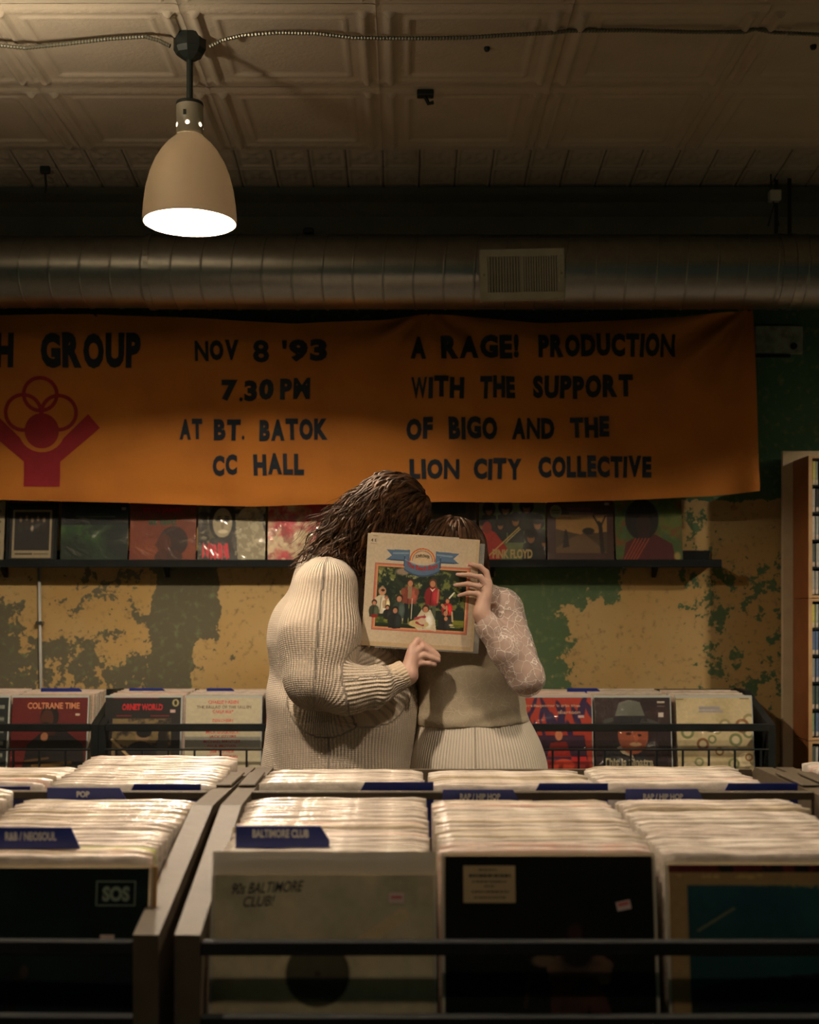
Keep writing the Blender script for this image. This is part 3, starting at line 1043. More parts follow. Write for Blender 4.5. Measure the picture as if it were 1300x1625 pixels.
def paint_on_banner(verts, faces, m, name):
    """flat shape given in picture units, cut fine and laid on the cloth"""
    bm = bmesh.new()
    bv = [bm.verts.new((x, y, 0)) for x, y in verts]
    for q in faces:
        try: bm.faces.new([bv[i] for i in q])
        except ValueError: pass
    xs = [a for a, _ in verts]
    ys = [b for _, b in verts]
    x = min(xs) + 6
    while x < max(xs):
        bmesh.ops.bisect_plane(bm, geom=bm.verts[:] + bm.edges[:] + bm.faces[:], plane_co=(x, 0, 0), plane_no=(1, 0, 0))
        x += 6
    y = min(ys) + 5
    while y < max(ys):
        bmesh.ops.bisect_plane(bm, geom=bm.verts[:] + bm.edges[:] + bm.faces[:], plane_co=(0, y, 0), plane_no=(0, 1, 0))
        y += 6
    for w_ in bm.verts:
        u, vv = to_uv(w_.co.x, w_.co.y)
        p = bplace(u, vv)
        w_.co = (p.x, p.y - 0.0028, p.z)
    me = bpy.data.meshes.new(name)
    bm.to_mesh(me)
    bm.free()
    return link(name, me, m, ban)


WORDS = [('H', -8, 21, 528, 583), ('GROUP', 64, 222, 527, 583),
         ('NOV', 308, 377, 538, 570), ('8', 400, 426, 536, 572), ("'93", 447, 519, 536, 572),
         ('7.30', 350, 434, 601, 635), ('PM', 444, 492, 600, 634),
         ('AT', 284, 320, 664, 697), ('BT.', 338, 387, 664, 698), ('BATOK', 411, 520, 664, 698),
         ('CC', 336, 375, 720, 753), ('HALL', 401, 482, 719, 753),
         ('A', 652, 677, 532, 567), ('RAGE!', 700, 824, 531, 568), ('PRODUCTION', 855, 1074, 528, 564),
         ('WITH', 653, 737, 597, 631), ('THE', 762, 818, 596, 631), ('SUPPORT', 847, 1006, 594, 630),
         ('OF', 645, 687, 662, 697), ('BIGO', 712, 790, 660, 696), ('AND', 814, 881, 661, 695), ('THE', 906, 968, 660, 693),
         ('LION', 650, 729, 728, 760), ('CITY', 752, 829, 726, 760), ('COLLECTIVE', 855, 1037, 722, 756)]
for (wd, x0, x1, y0, y1) in WORDS:
    gs = [text_geo(ch, 0.035 if ch in 'MWN8' else 0.062) for ch in wd]
    small = {"'": (.16, .62, 1.0), '.': (.17, 0, .2), '!': (.26, 0, 1), 'I': (.27, 0, 1)}
    wds = [small[ch][0] if ch in small else min(.95, g_[2]) for ch, g_ in zip(wd, gs)]
    gap = .07
    tot = sum(wds) + gap * (len(wd) - 1)
    kx = (x1 - x0) / tot
    cx = x0
    pts, ff = [], []
    rj = random.Random(hash(wd) % 99 if False else len(wd) * 7 + x0)
    for ch, g_, w_c in zip(wd, gs, wds):
        lo_, hi_ = small[ch][1:] if ch in small else (0, 1)
        jy, jk = rj.uniform(-1.2, 1.2), rj.uniform(-.03, .03)
        b0 = len(pts)
        for a, b in g_[0]:
            yy = lo_ + b * (hi_ - lo_)
            pts.append((cx + a * w_c * kx + jk * (yy - .5) * 40, y1 - yy * (y1 - y0) - ((cx - x0) / (x1 - x0) - .5) * 1.5 + jy))
        ff += [tuple(q + b0 for q in f_) for f_ in g_[1]]
        cx += (w_c + gap) * kx
    o = paint_on_banner(pts, ff, M['navy'], 'lettering')
# emblem: a Y-shaped figure holding a ball under three rings


def ring(cx, cy, r, w, n=40):
    vs = [(cx + (r + s_ * w / 2) * math.cos(2 * math.pi * k / n), cy + (r + s_ * w / 2) * math.sin(2 * math.pi * k / n)) for s_ in (-1, 1) for k in range(n)]
    return vs, [(k, (k + 1) % n, n + (k + 1) % n, n + k) for k in range(n)]


for (cx, cy, r) in ((63, 625, 26), (36, 654, 28), (92, 654, 27)):
    vs_, fs_ = ring(cx, cy, r, 6)
    paint_on_banner(vs_, fs_, M['red_paint'], 'emblem')
n = 32
paint_on_banner([(65 + 27 * math.cos(2 * math.pi * k / n), 683 + 28 * math.sin(2 * math.pi * k / n)) for k in range(n)], [tuple(range(n))], M['red_paint'], 'emblem')
arc = [(65 + 36 * math.cos(a), 683 + 34 * math.sin(a)) for a in [math.radians(x) for x in range(20, 161, 10)]]
paint_on_banner([(138, 656), (157, 678), (94, 732), (94, 772), (37, 772), (37, 732), (-27, 678), (-8, 656)] + arc[::-1],
                [tuple(range(8 + len(arc)))], M['red_paint'], 'emblem')
for (px, py) in ((680, 496), (1192, 490), (150, 498)):
    p = P(px, py, 5.47)
    mb = MB().tube([(p.x, 5.47, p.z), (p.x, 5.50, p.z)], 0.006, 8)
    mb.tube([(p.x, 5.5, p.z), (p.x, 5.69, p.z + 0.01)], 0.0025, 6)
    mb.build('nail', M['iron'], ban)

# ------------------------------------------------------------------ wall ledge and the covers on it
LD = 5.64
sL = F / LD
zL = H + (VY - 892) / sL
xa, xb = -3.0, (1141 - VX) / sL
led = empty('picture_ledge', (0, 5.7, zL), 'long black picture ledge on the wall with records leaning on it', 'shelf')
MB().box(xa, xb - 0.01, 5.595, 5.70, zL - 0.012, zL, bev=0.002).build('shelf_board', M['ledge'], led)
MB().box(xa, xb, 5.585, 5.597, zL - 0.026, zL + 0.010, bev=0.002).build('front_lip', M['ledge'], led)
MB().box(xa, xb - 0.03, 5.69, 5.70, zL, zL + 0.055).build('back_rail', M['ledge'], led)
for k in range(6):
    x = -2.6 + k * 0.75
    MB().prism([(5.69, zL - 0.012), (5.62, zL - 0.014), (5.69, zL - 0.07)], x, x + 0.02).build('bracket', M['ledge'], led)


def art_frame():
    a = Art(90, (14, 14, 13))
    a.rect(.08, .08, .92, .97, (150, 135, 105)).rect(.125, .12, .875, .83, (28, 26, 22))
    for cx, cy in ((.25, .26), (.38, .23), (.5, .27), (.62, .24), (.75, .26)):
        a.ell(cx, cy + .12, .055, .12, (40, 34, 26)).ell(cx, cy, .03, .05, (120, 95, 70))
    a.rect(.15, .88, .52, .91, (60, 55, 45)).rect(.55, .885, .86, .905, (90, 85, 70))
    a.ell(.5, .42, .03, .06, (110, 95, 75))
    return a


def art_green():
    a = Art(100, (30, 62, 30))
    a.noise(5, 1, .4, .7, (70, 100, 45), k=.8).noise(9, 2, .5, .75, (22, 44, 30))
    a.ell(.9, .7, .3, .35, (12, 28, 22), soft=.8).ell(.1, .9, .4, .25, (14, 32, 20), soft=.8)
    a.rect(0, 0, 1, .46, (9, 18, 20))
    a.rect(.22, .33, .8, .345, (90, 105, 95)).rect(.36, .52, .64, .535, (20, 35, 20))
    a.ell(.95, .09, .035, .03, (150, 150, 120)).rect(.9, .2, .96, .24, (150, 140, 120))
    return a


def art_atlast():
    a = Art(110, (112, 50, 26))
    a.noise(5, 3, .4, .8, (138, 66, 32), k=.6)
    a.glyph('ETTA JAMES', .2, .20, .78, .30, (175, 22, 30), .03).glyph('at last!', .28, .345, .7, .46, (20, 70, 40), .03)
    a.ell(.66, .70, .22, .22, (44, 22, 14)).ell(.52, .74, .11, .15, (78, 38, 22)).ell(.42, .75, .035, .04, (74, 36, 20))
    a.ell(.53, .94, .15, .12, (72, 34, 20)).ell(.68, .93, .12, .1, (60, 28, 16)).ell(.86, .13, .03, .02, (160, 120, 80))
    return a


def art_bw():
    a = Art(120, (92, 88, 70))
    a.noise(10, 4, .4, .6, (40, 40, 34)).noise(14, 5, .55, .7, (160, 152, 122), k=.8)
    a.ell(.36, .40, .20, .29, (26, 26, 24)).ell(.36, .43, .145, .22, (172, 160, 128)).ell(.30, .39, .045, .026, (40, 38, 32)).ell(.42, .39, .045, .026, (40, 38, 32)).ell(.36, .47, .025, .05, (140, 128, 100))
    a.ell(.37, .56, .075, .028, (225, 215, 180)).line(.29, .345, .33, .34, .008, (50, 46, 38)).line(.40, .34, .45, .345, .008, (50, 46, 38))
    a.poly([(.2, .66), (.55, .62), (.62, 1), (.05, 1)], (50, 48, 40))
    a.ell(.72, .42, .14, .22, (190, 180, 145)).ell(.8, .28, .09, .1, (178, 168, 135)).poly([(.55, .35), (.9, .25), (1, .6), (1, 1), (.6, 1)], (150, 142, 112))
    a.noise(16, 8, .5, .62, (205, 196, 160), (.55, .2, 1, 1), .6)
    rs = random.Random(2)
    for k in range(26):
        x = .07 + .38 * rs.random()
        a.line(x, .73 + .05 * rs.random(), x + .06 * (rs.random() - .3), .9 + .06 * rs.random(), .010, (210, 50, 62))
    return a


def art_pink():
    a = Art(110, (196, 62, 66))
    a.noise(4, 14, .38, .6, (205, 180, 140)).noise(9, 15, .5, .66, (226, 206, 165), k=.8).noise(12, 16, .55, .7, (140, 70, 60), k=.6)
    a.rect(0, 0, 1, .05, (190, 60, 60))
    return a


def art_shop():
    a = Art(80, (44, 34, 20))
    a.rect(.1, .1, .9, .95, (60, 48, 28)).rect(.15, .14, .85, .3, (18, 30, 28)).rect(.2, .4, .45, .9, (18, 16, 12)).rect(.52, .4, .8, .75, (70, 66, 44))
    a.ell(.65, .6, .1, .18, (20, 18, 14)).rect(0, 0, .06, 1, (24, 20, 14)).noise(12, 22, .5, .7, (88, 70, 40), k=.5)
    return a


def art_band():
    a = Art(150, (88, 98, 66))
    a.noise(6, 31, .5, .75, (120, 125, 88), k=.5)
    for (x, y, r, c) in ((.15, .22, .10, 0), (.40, .2, .11, 1), (.72, .18, .11, 0), (.55, .38, .10, 0), (.88, .42, .11, 1), (.78, .62, .11, 0), (.98, .7, .08, 1), (.05, .45, .08, 1), (.32, .45, .08, 0)):
        a.poly([(x - r * 1.2, y + r * 3.4), (x - r * 1.1, y + r * 1.1), (x, y + r * .6), (x + r * 1.1, y + r * 1.1), (x + r * 1.3, y + r * 3.4)], ((24, 28, 26), (30, 26, 22))[c])
        a.ell(x, y, r * .98, r * 1.1, (16, 15, 13)).ell(x, y + r * .32, r * .5, r * .68, (128, 88, 58)).ell(x, y - r * .25, r * .72, r * .5, (15, 14, 12))
        a.line(x - r * .3, y + r * .25, x + r * .3, y + r * .25, .006, (50, 34, 24))
    a.poly([(0, .62), (.12, .5), (.25, .58), (.42, .8), (.3, 1), (0, 1)], (150, 42, 30)).ell(.12, .5, .07, .09, (120, 40, 28))
    a.line(.1, .95, .6, .5, .008, (190, 160, 90)).line(.4, .72, .62, .52, .006, (205, 180, 120))
    a.rect(0, 0, 1, .03, (150, 145, 110)).rect(.45, .045, .6, .055, (60, 60, 45))
    a.rect(.0, .98, 1, 1, (40, 36, 26))
    return a


def art_road():
    a = Art(130, (58, 34, 28))
    a.rect(.13, .31, .9, .87, (150, 112, 62))
    a.poly([(.13, .52), (.5, .6), (.9, .56), (.9, .87), (.13, .87)], (66, 50, 30))
    a.poly([(.13, .8), (.38, .64), (.55, .58), (.9, .87), (.13, .87)], (92, 68, 40))
    a.ell(.62, .55, .09, .05, (30, 24, 16)).ell(.78, .42, .02, .02, (34, 26, 18))
    a.line(.83, .85, .8, .45, .03, (26, 20, 14)).line(.8, .5, .7, .33, .014, (26, 20, 14)).line(.8, .5, .88, .33, .012, (26, 20, 14))
    a.ell(.28, .58, .022, .05, (24, 18, 14)).poly([(.25, .6), (.31, .6), (.33, .78), (.23, .8)], (28, 22, 16))
    a.ell(.13, .26, .09, .095, (134, 130, 94)).ell(.13, .26, .078, .082, (118, 112, 78)).rect(.07, .24, .19, .25, (40, 38, 28)).rect(.08, .28, .18, .288, (40, 38, 28))
    a.rect(.3, .21, .66, .235, (104, 60, 42)).rect(.33, .28, .7, .305, (104, 60, 42)).rect(.87, .13, .94, .17, (150, 140, 120))
    return a


def art_afro():
    a = Art(120, (62, 84, 38))
    a.noise(4, 44, .45, .65, (96, 104, 44), k=.8).noise(7, 45, .55, .72, (120, 62, 34), k=.8).noise(8, 46, .6, .75, (60, 92, 76), k=.9)
    a.poly([(.1, 1), (.15, .72), (.38, .6), (.6, .6), (.85, .74), (.9, 1)], (74, 22, 20))
    a.ell(.4, .38, .25, .30, (18, 14, 12)).ell(.42, .46, .11, .16, (38, 20, 15)).ell(.42, .62, .08, .1, (40, 22, 16))
    for k in range(5):
        a.line(.12 + k * .045, .98, .3 + k * .05, .66, .008, (150, 70, 44))
    a.ell(.92, .92, .05, .06, (150, 132, 70), soft=.6)
    return a


def art_partial():
    a = Art(60, (150, 140, 112))
    for k in range(6): a.rect(.3, .1 + k * .15, .95, .13 + k * .15, (90, 82, 62))
    return a


wall_items = [
    (None, -106, 8, .318, art_partial, 'p_plain', 'framed_print', 'pale printed sleeve at the far left end of the ledge', 'record'),
    ('frame', 10, 92, .272, art_frame, 'p_plain', 'framed_picture', 'small black-framed band photograph standing on the ledge', 'picture'),
    (None, 97, 204, .316, art_green, 'p_plastic', 'record_sleeve', 'dark green landscape record sleeve with a black top band', 'record'),
    (None, 206, 312, .316, art_atlast, 'p_plastic', 'record_sleeve', 'brown record sleeve with green words at last on the ledge', 'record'),
    (None, 314, 422, .318, art_bw, 'p_plastic', 'record_sleeve', 'black and white portrait sleeve with pink scribble on the ledge', 'record'),
    (None, 425, 533, .318, art_pink, 'p_crinkle', 'record_sleeve', 'pink and cream sleeve in glaring crinkled plastic on the ledge', 'record'),
    (None, 537, 645, .316, art_partial, 'p_plastic', 'record_sleeve', 'pale sleeve on the ledge hidden behind the long-haired head', 'record'),
    (None, 648, 756, .316, art_shop, 'p_plain', 'record_sleeve', 'dark brown shopfront sleeve on the ledge right of the heads', 'record'),
    (None, 760, 866, .316, art_band, 'p_plain', 'record_sleeve', 'sleeve with a crowd of dark-haired musicians, lettered PINK FLOYD', 'record'),
    (None, 868, 974, .316, art_road, 'p_plain', 'record_sleeve', 'brown bordered sleeve with a tree-lined road and round sticker', 'record'),
    (None, 976, 1083, .316, art_afro, 'p_plain', 'record_sleeve', 'green sleeve with a dark round-haired figure, rightmost on the ledge', 'record')]
for (kd, x0, x1, hh, art, mm, nm, lab, cat) in wall_items:
    nm = 'record_sleeve' if nm == 'framed_print' else nm
    ww = (x1 - x0) / sL - 0.003
    t_ = 0.006 if kd is None else 0.014
    xc = ((x0 + x1) / 2 - VX) / sL
    e = empty(nm, (xc, 5.622, zL + 0.0005), lab, cat, 'record sleeves on the wall ledge' if kd is None else None)
    e.rotation_euler = (-0.10 - random.uniform(0, .03), 0, random.uniform(-.01, .01))
    if kd == 'frame':
        mb = MB()
        a_ = ww / 2
        mb.box(-a_, -a_ + .014, -.009, .007, 0, hh, bev=.002).box(a_ - .014, a_, -.009, .007, 0, hh, bev=.002).box(-a_, a_, -.009, .007, 0, .012, bev=.002).box(-a_, a_, -.009, .007, hh - .016, hh, bev=.002)
        mb.build('frame', M['black'], e, world=False)
        o = link('print', cover_mesh('print', ww - .02, hh - .02, .004, art(), (60, 55, 45)), M[mm], e, world=False)
        o.location = (0, 0, .01)
    else:
        link('jacket', cover_mesh('jacket', ww, hh, t_, art()), M[mm], e, world=False)
    if lab.endswith('PINK FLOYD'):
        lettering('PINK FLOYD', -ww / 2 + .20 * ww, -ww / 2 + .80 * ww, .015, .058, -0.0036, mat('gold_print', (.42, .30, .12), .6), e, bold=0.035)

# ------------------------------------------------------------------ cassette tower with backing board
bo = tag(MB().box(1.735, 2.9, 5.615, 5.64, 0.0, H + .695, bev=.001).build('backing_board', M['board']), 'tall pale board standing behind the wooden cassette tower', 'board')
tw = empty('cassette_tower', (1.78, 5.5, 0), 'tall orange-brown wooden tower of slots full of thin plastic cases', 'shelving')
zt = H + .648
bounds = [zt, H + .022, H - .604, H - 1.23]
case_cols = [(.55, .52, .45), (.40, .40, .36), (.10, .14, .13), (.05, .05, .05), (.30, .34, .32), (.45, .12, .10), (.50, .50, .12), (.12, .18, .30), (.25, .40, .25), (.6, .58, .55)]
case_m = [mat('case_print', c, .35, var=.5, vscale=60) for c in case_cols]
case_me = []
for ci, m_ in enumerate(case_m):
    mb = MB().box(-.0062, .0062, -.03, .03, 0, .103, bev=.0008)
    mb.box(-.0052, .0052, -.0306, -.0298, .003, .022, 1)
    me = mb.mesh('music_case')
    me.materials.append(m_)
    me.materials.append(M['slv'][1])
    case_me.append(me)
rowi = 0
rown = ['topmost', 'second', 'third', 'fourth', 'fifth', 'sixth', 'seventh', 'eighth', 'ninth', 'tenth', 'eleventh', 'twelfth']
for mi in range(3):
    z1, z0 = bounds[mi] - (.003 if mi else 0), bounds[mi + 1]
    MB().box(1.78, 1.798, 5.40, 5.61, z0, z1, bev=.001).build('side_panel', M['wood_side'], tw)
    MB().box(1.781, 1.797, 5.396, 5.40, z0, z1).build('front_edge', M['wood_pale'], tw)
    MB().box(1.798, 2.42, 5.40, 5.61, z1 - .012, z1, bev=.001).build('top_board', M['wood_pale'], tw)
    MB().box(1.798, 2.42, 5.40, 5.61, z0, z0 + .012, bev=.001).build('bottom_board', M['wood_pale'], tw)
    MB().box(1.798, 2.42, 5.60, 5.612, z0, z1).build('back_panel', M['ledge'], tw)
    MB().box(2.42, 2.438, 5.40, 5.61, z0, z1, bev=.001).build('side_panel', M['wood_side'], tw)
    pitch = (z1 - z0 - .024) / 5
    for r in range(5):
        zs = z1 - .012 - pitch * (r + 1)
        if r < 4: MB().box(1.798, 2.42, 5.405, 5.60, zs - .004, zs + .004).build('shelf', M['ledge'], tw)
        if zs + .11 < H - .75: continue
        x = 1.806
        rr = random.Random(mi * 10 + r)
        base_c = rr.choice([0, 1, 2, 4, 6, 7])
        lean_k = 0
        n_ = 0
        while x < 1.975:
            k = base_c if rr.random() < .45 else rr.randrange(len(case_me))
            o = bpy.data.objects.new('music_case', case_me[k])
            o.location = (x, 5.437 + rr.uniform(-.004, .004), zs + .0045)
            o.rotation_euler = (0, 0, rr.uniform(-.02, .02))
            C.objects.link(o)
            tag(o, 'thin plastic case standing in the %s visible row of the wooden tower' % rown[rowi], 'music case', 'plastic cases in the %s row of the tower' % rown[rowi])
            x += .0150 + rr.uniform(0, .002)
        rowi = min(rowi + 1, 11)

# ------------------------------------------------------------------ rear wall racks
RD = 5.20
sR = F / RD
zR = H - .40
RX = lambda px: (px - VX) / sR


def art_coltrane():
    a = Art(120, (92, 26, 24))
    a.noise(4, 51, .4, .7, (72, 18, 20), k=.6)
    a.poly([(.15, 1), (.22, .62), (.4, .46), (.72, .44), (.95, .62), (1, 1)], (20, 16, 15))
    a.poly([(.38, .3), (.6, .3), (.58, .5), (.42, .5)], (54, 26, 18)).ell(.5, .25, .12, .15, (18, 13, 11)).ell(.47, .28, .085, .12, (68, 34, 22)).ell(.45, .34, .04, .012, (24, 14, 12))
    a.ell(.44, .52, .05, .06, (150, 100, 70)).line(.3, .9, .8, .86, .02, (120, 92, 50)).ell(.5, .93, .2, .03, (96, 74, 38)).line(.2, .84, .5, .8, .015, (84, 60, 30))
    a.rect(.84, .21, .9, .24, (190, 170, 150))
    return a


def art_ornette():
    a = Art(120, (26, 24, 22))
    a.rect(.1, .28, .88, 1, (118, 100, 66))
    a.noise(9, 61, .42, .6, (38, 32, 24), (.1, .28, .88, 1))
    a.ell(.5, .5, .09, .12, (140, 112, 78)).ell(.52, .46, .1, .07, (18, 16, 13)).ell(.48, .8, .22, .22, (22, 20, 18)).line(.1, .56, .42, .86, .018, (176, 150, 104))
    a.ell(.76, .5, .05, .08, (24, 20, 16)).rect(.7, .56, .84, .9, (60, 56, 50)).ell(.93, .07, .045, .05, (170, 160, 110)).ell(.93, .07, .02, .03, (30, 26, 20))
    a.glyph('ORNET WORLD', .22, .085, .76, .17, (186, 28, 34), .04)
    a.rect(.86, .16, .93, .2, (190, 160, 150)).rect(.15, .235, .35, .25, (120, 24, 24)).rect(.6, .235, .85, .25, (120, 24, 24)).line(.1, .005, .7, .005, .006, (150, 40, 40))
    return a


def art_ballad():
    a = Art(130, (186, 178, 150))
    a.rect(0, .52, 1, .66, (132, 132, 122))
    R_, D_ = (196, 62, 56), (110, 95, 78)
    for (tx, y, x0, x1, c) in (('CHARLIE HADEN', .04, .3, .7, R_), ('THE BALLAD OF THE FALLEN', .105, .15, .87, D_), ('CARLA BLEY', .165, .36, .64, R_), ('DON CHERRY', .285, .36, .64, R_),
                               ('MICK GOODRICK', .435, .28, .72, R_), ('JACK JEFFERS', .50, .32, .68, (150, 50, 46)), ('MICHAEL MANTLER', .56, .25, .74, (140, 30, 36)), ('PAUL MOTIAN', .62, .3, .68, (150, 44, 46)),
                               ('JIM PEPPER', .70, .33, .66, R_), ('DEWEY REDMAN', .76, .3, .7, R_)):
        a.glyph(tx, x0, y, x1, y + .042, c, .02)
    return a


def art_red():
    a = Art(120, (168, 56, 38))
    rs = random.Random(8)
    for k in range(26):
        x, y = rs.random(), .1 + rs.random() * .35
        a.ell(x, y, .02 + .02 * rs.random(), .1 + .06 * rs.random(), (44, 26, 66), rs.uniform(-.4, .4))
    a.poly([(.2, .5), (.9, .5), (.95, .95), (.1, .9)], (62, 32, 56)).ell(.56, .5, .05, .07, (206, 130, 90)).poly([(.45, .6), (.66, .58), (.72, .78), (.4, .78)], (160, 40, 34))
    a.rect(.05, .82, .95, 1, (150, 40, 34)).ell(.62, .9, .14, .09, (204, 66, 42)).rect(.82, .235, .9, .27, (200, 170, 160)).rect(.72, .78, .92, .84, (190, 36, 36))
    a.glyph('are things the', .02, .09, .3, .14, (196, 150, 120)).glyph('quartet is trio blue', .3, .09, .85, .14, (190, 150, 120)).glyph('afternoon', .55, .17, .85, .22, (190, 150, 120))
    return a


def art_hat():
    a = Art(140, (40, 24, 26))
    a.noise(5, 77, .5, .8, (60, 32, 28), k=.5)
    a.poly([(.0, 1), (.2, .62), (.42, .55), (.62, .68), (.8, 1)], (34, 34, 36)).poly([(.28, .66), (.44, .6), (.5, .8), (.36, .74)], (176, 160, 130))
    a.ell(.5, .5, .2, .25, (150, 78, 50)).ell(.44, .48, .035, .018, (40, 24, 20)).ell(.58, .5, .03, .016, (40, 24, 20)).ell(.53, .62, .08, .03, (206, 160, 120)).ell(.54, .54, .03, .06, (172, 92, 60))
    a.ell(.48, .34, .38, .085, (62, 64, 60), .05).ell(.5, .365, .33, .05, (26, 24, 26), .05)
    a.poly([(.25, .30), (.32, .07), (.45, .03), (.6, .06), (.68, .3)], (98, 100, 90)).poly([(.25, .24), (.67, .24), (.7, .32), (.24, .32)], (30, 30, 32))
    a.rect(.83, .05, .93, .075, (190, 180, 160)).rect(.83, .11, .93, .12, (120, 110, 100)).rect(.84, .2, .91, .26, (190, 180, 170))
    a.glyph('This is Sinatra', .1, .80, .76, .9, (170, 160, 125), .03)
    return a


def art_cream():
    a = Art(130, (198, 182, 140))
    a.noise(5, 88, .45, .7, (176, 160, 116), k=.7)
    rs = random.Random(9)
    for k in range(22):
        x, y = rs.random(), .3 + .68 * rs.random()
        r = .05 + .05 * rs.random()
        a.ell(x, y, r, r, rs.choice([(120, 128, 82), (150, 140, 98), (130, 90, 52), (222, 206, 166)])).ell(x, y, r * .6, r * .6, (204, 190, 150))
    a.ell(.46, .42, .08, .04, (52, 40, 30)).rect(.3, .12, .58, .16, (150, 146, 150)).rect(.3, .17, .62, .2, (156, 150, 150)).rect(.0, .02, .1, .03, (100, 90, 70)).rect(.85, .01, .97, .02, (100, 90, 70))
    return a


def art_dark():
    a = Art(60, (30, 34, 34))
    for k in range(5): a.rect(.2, .1 + k * .16, .95, .15 + k * .16, (120, 124, 110))
    return a


rear = [(-105, 15, art_dark, 'p_plastic', 'dark sleeve with pale lines at the left edge of the rear rack', 4),
        (22, 139, art_coltrane, 'p_plain', 'dark red sleeve lettered COLTRANE TIME at the front of the rear rack', 0),
        (168, 288, art_ornette, 'p_plastic', 'black sleeve with red title over a sepia photo in the rear rack', 5),
        (293, 417, art_ballad, 'p_plain', 'cream sleeve covered in centred red names in the rear rack', 0),
        (425, 541, art_red, 'p_plastic', 'red sleeve in the rear rack hidden behind the knit sweater', 0),
        (545, 662, art_dark, 'p_plastic', 'dark sleeve in the rear rack hidden behind the couple', 0),
        (697, 812, art_dark, 'p_plastic', 'dark sleeve in the rear rack hidden behind the dress', 0),
        (820, 937, art_red, 'p_plastic', 'orange-red sleeve with violet blotches right beside the dress', 0),
        (943, 1063, art_hat, 'p_crinkle', 'dark sleeve with a man in a grey hat in the rear rack', 0),
        (1070, 1194, art_cream, 'p_crinkle', 'cream sleeve in shiny crinkled plastic, rightmost in the rear rack', 0)]
tR = math.radians(9)
for i, (x0, x1, art, mm, lab, ex) in enumerate(rear):
    ww = .318
    e = empty('record_sleeve', (0, 0, 0), lab, 'record', 'front record sleeves of the rear racks')
    lean(e, (RX(x0) + RX(x1)) / 2, RD, zR, .318, tR)
    o = link('jacket', cover_mesh('jacket', ww, .318, .006, art()), M[mm], e, world=False)
    # clear bag standing a little proud of the jacket
    mb = MB().box(-ww / 2 - .004, ww / 2 + .004, -.0015, .0035, .318, .327).box(ww / 2, ww / 2 + .005, -.001, .003, 0, .322)
    mb.build('plastic_bag', mat('clear_bag_edge', (.42, .46, .44), .25, coat=.5), e, world=False)
    if 'COLTRANE' in lab:
        lettering('COLTRANE TIME', -.095, .125, .27, .297, -.0036, mat('orange_print', (.55, .22, .10), .6), e, bold=.03)
# packed records behind each cover in the rear racks: past the 300 nearest, built as stuff
rr = random.Random(5)
for i, (x0, x1, _a, _m, lab_, *_r) in enumerate(rear):
    xc = (RX(x0) + RX(x1)) / 2
    mb = MB()
    for k in range(26):
        d = RD + .014 + k * .0125
        zt_ = zR + .004 + rr.uniform(-.004, .004) + k * .0003
        R = Matrix.Translation((xc + rr.uniform(-.003, .003), d, zt_)) @ Matrix.Rotation(-tR + rr.uniform(-.008, .008), 4, 'X')
        mb.box(-.159, .159, -.003, .003, -.318, 0, rr.choice([0, 0, 1, 2, 3]) if k > 2 else rr.choice([0, 2]), R)
    pk = mb.build('packed_records', M['slv'])
    tag(pk, 'packed records right behind the ' + ' '.join(lab_.replace('the rear rack', 'the rack').split()[:10]), 'records', kind='stuff')


def rear_rack(xl, xr, label, tabs):
    e = empty('record_rack', ((xl + xr) / 2, 5.4, 0), label, 'rack', 'black record racks')
    z = lambda py: H + (VY - py) / (F / 5.13)
    prof = [(5.12, z(1150)), (5.12, z(1300)), (5.22, 0), (5.66, 0), (5.66, zR + .008), (5.50, zR + .008)]
    for x in (xl, xr - .03):
        MB().prism(prof, x, x + .03).build('side_panel', M['black'], e)
    MB().box(xl + .03, xr - .03, 5.11, 5.125, z(1160), z(1148), bev=.002).build('front_rail', M['black'], e)
    MB().tube([(xl + .03, 5.118, z(1189)), (xr - .03, 5.118, z(1189))], .0045, 8).build('wire_rail', M['black'], e)
    x = xl + .075
    while x < xr - .04:
        MB().box(x - .004, x + .004, 5.114, 5.122, z(1300), z(1189)).build('upright', M['black'], e)
        x += .1085
    MB().box(xl + .03, xr - .03, 5.13, 5.66, z(1300) - .02, z(1300) - .002).build('bin_floor', M['black'], e)
    MB().box(xl + .03, xr - .03, 5.642, 5.66, z(1300), zR + .005).build('back_panel', M['black'], e)
    return e


rear_rack(RX(-160), RX(163), 'black record rack against the wall at the left edge', [])
rear_rack(RX(145) + .05, RX(681), 'black record rack against the wall, behind the knit sweater', [])
rear_rack(RX(682.5), RX(1222), 'black record rack against the wall, right of the dress', [])


def divider(x0, x1, d, ztop, hgt, label, text=None, slant=.014, flip=False, yaw=0.0, group='blank blue divider cards'):
    """blue header card: wide hidden base with a raised trapezoid tab"""
    e = empty('divider_card', ((x0 + x1) / 2, d, ztop - .33), label, 'divider', group)
    w = (x1 - x0) / 2
    a, b = (w, w - slant) if not flip else (w, w)
    l0, l1 = (-w, -w) if not flip else (-w, -w + slant)
    pts = [(l0, -hgt), (a, -hgt), (b, 0), (l1, 0)]
    v = [(x, y, .33 + z) for y in (-.0012, .0012) for x, z in pts]
    mb = MB().add(v, [(0, 1, 2, 3), (7, 6, 5, 4), (0, 4, 5, 1), (1, 5, 6, 2), (2, 6, 7, 3), (3, 7, 4, 0)])
    mb.box(-min(w, .155), min(w, .155), -.001, .001, 0.02, .33 - hgt)
    mb.build('card', M['blue'], e, world=False)
    if text:
        f0, f1, g0, g1 = text[1:]
        lettering(text[0], -w + 2 * w * f0, -w + 2 * w * f1, .33 - hgt * g1, .33 - hgt * g0, -.0016, M['white_text'], e, bold=.035)
    return e


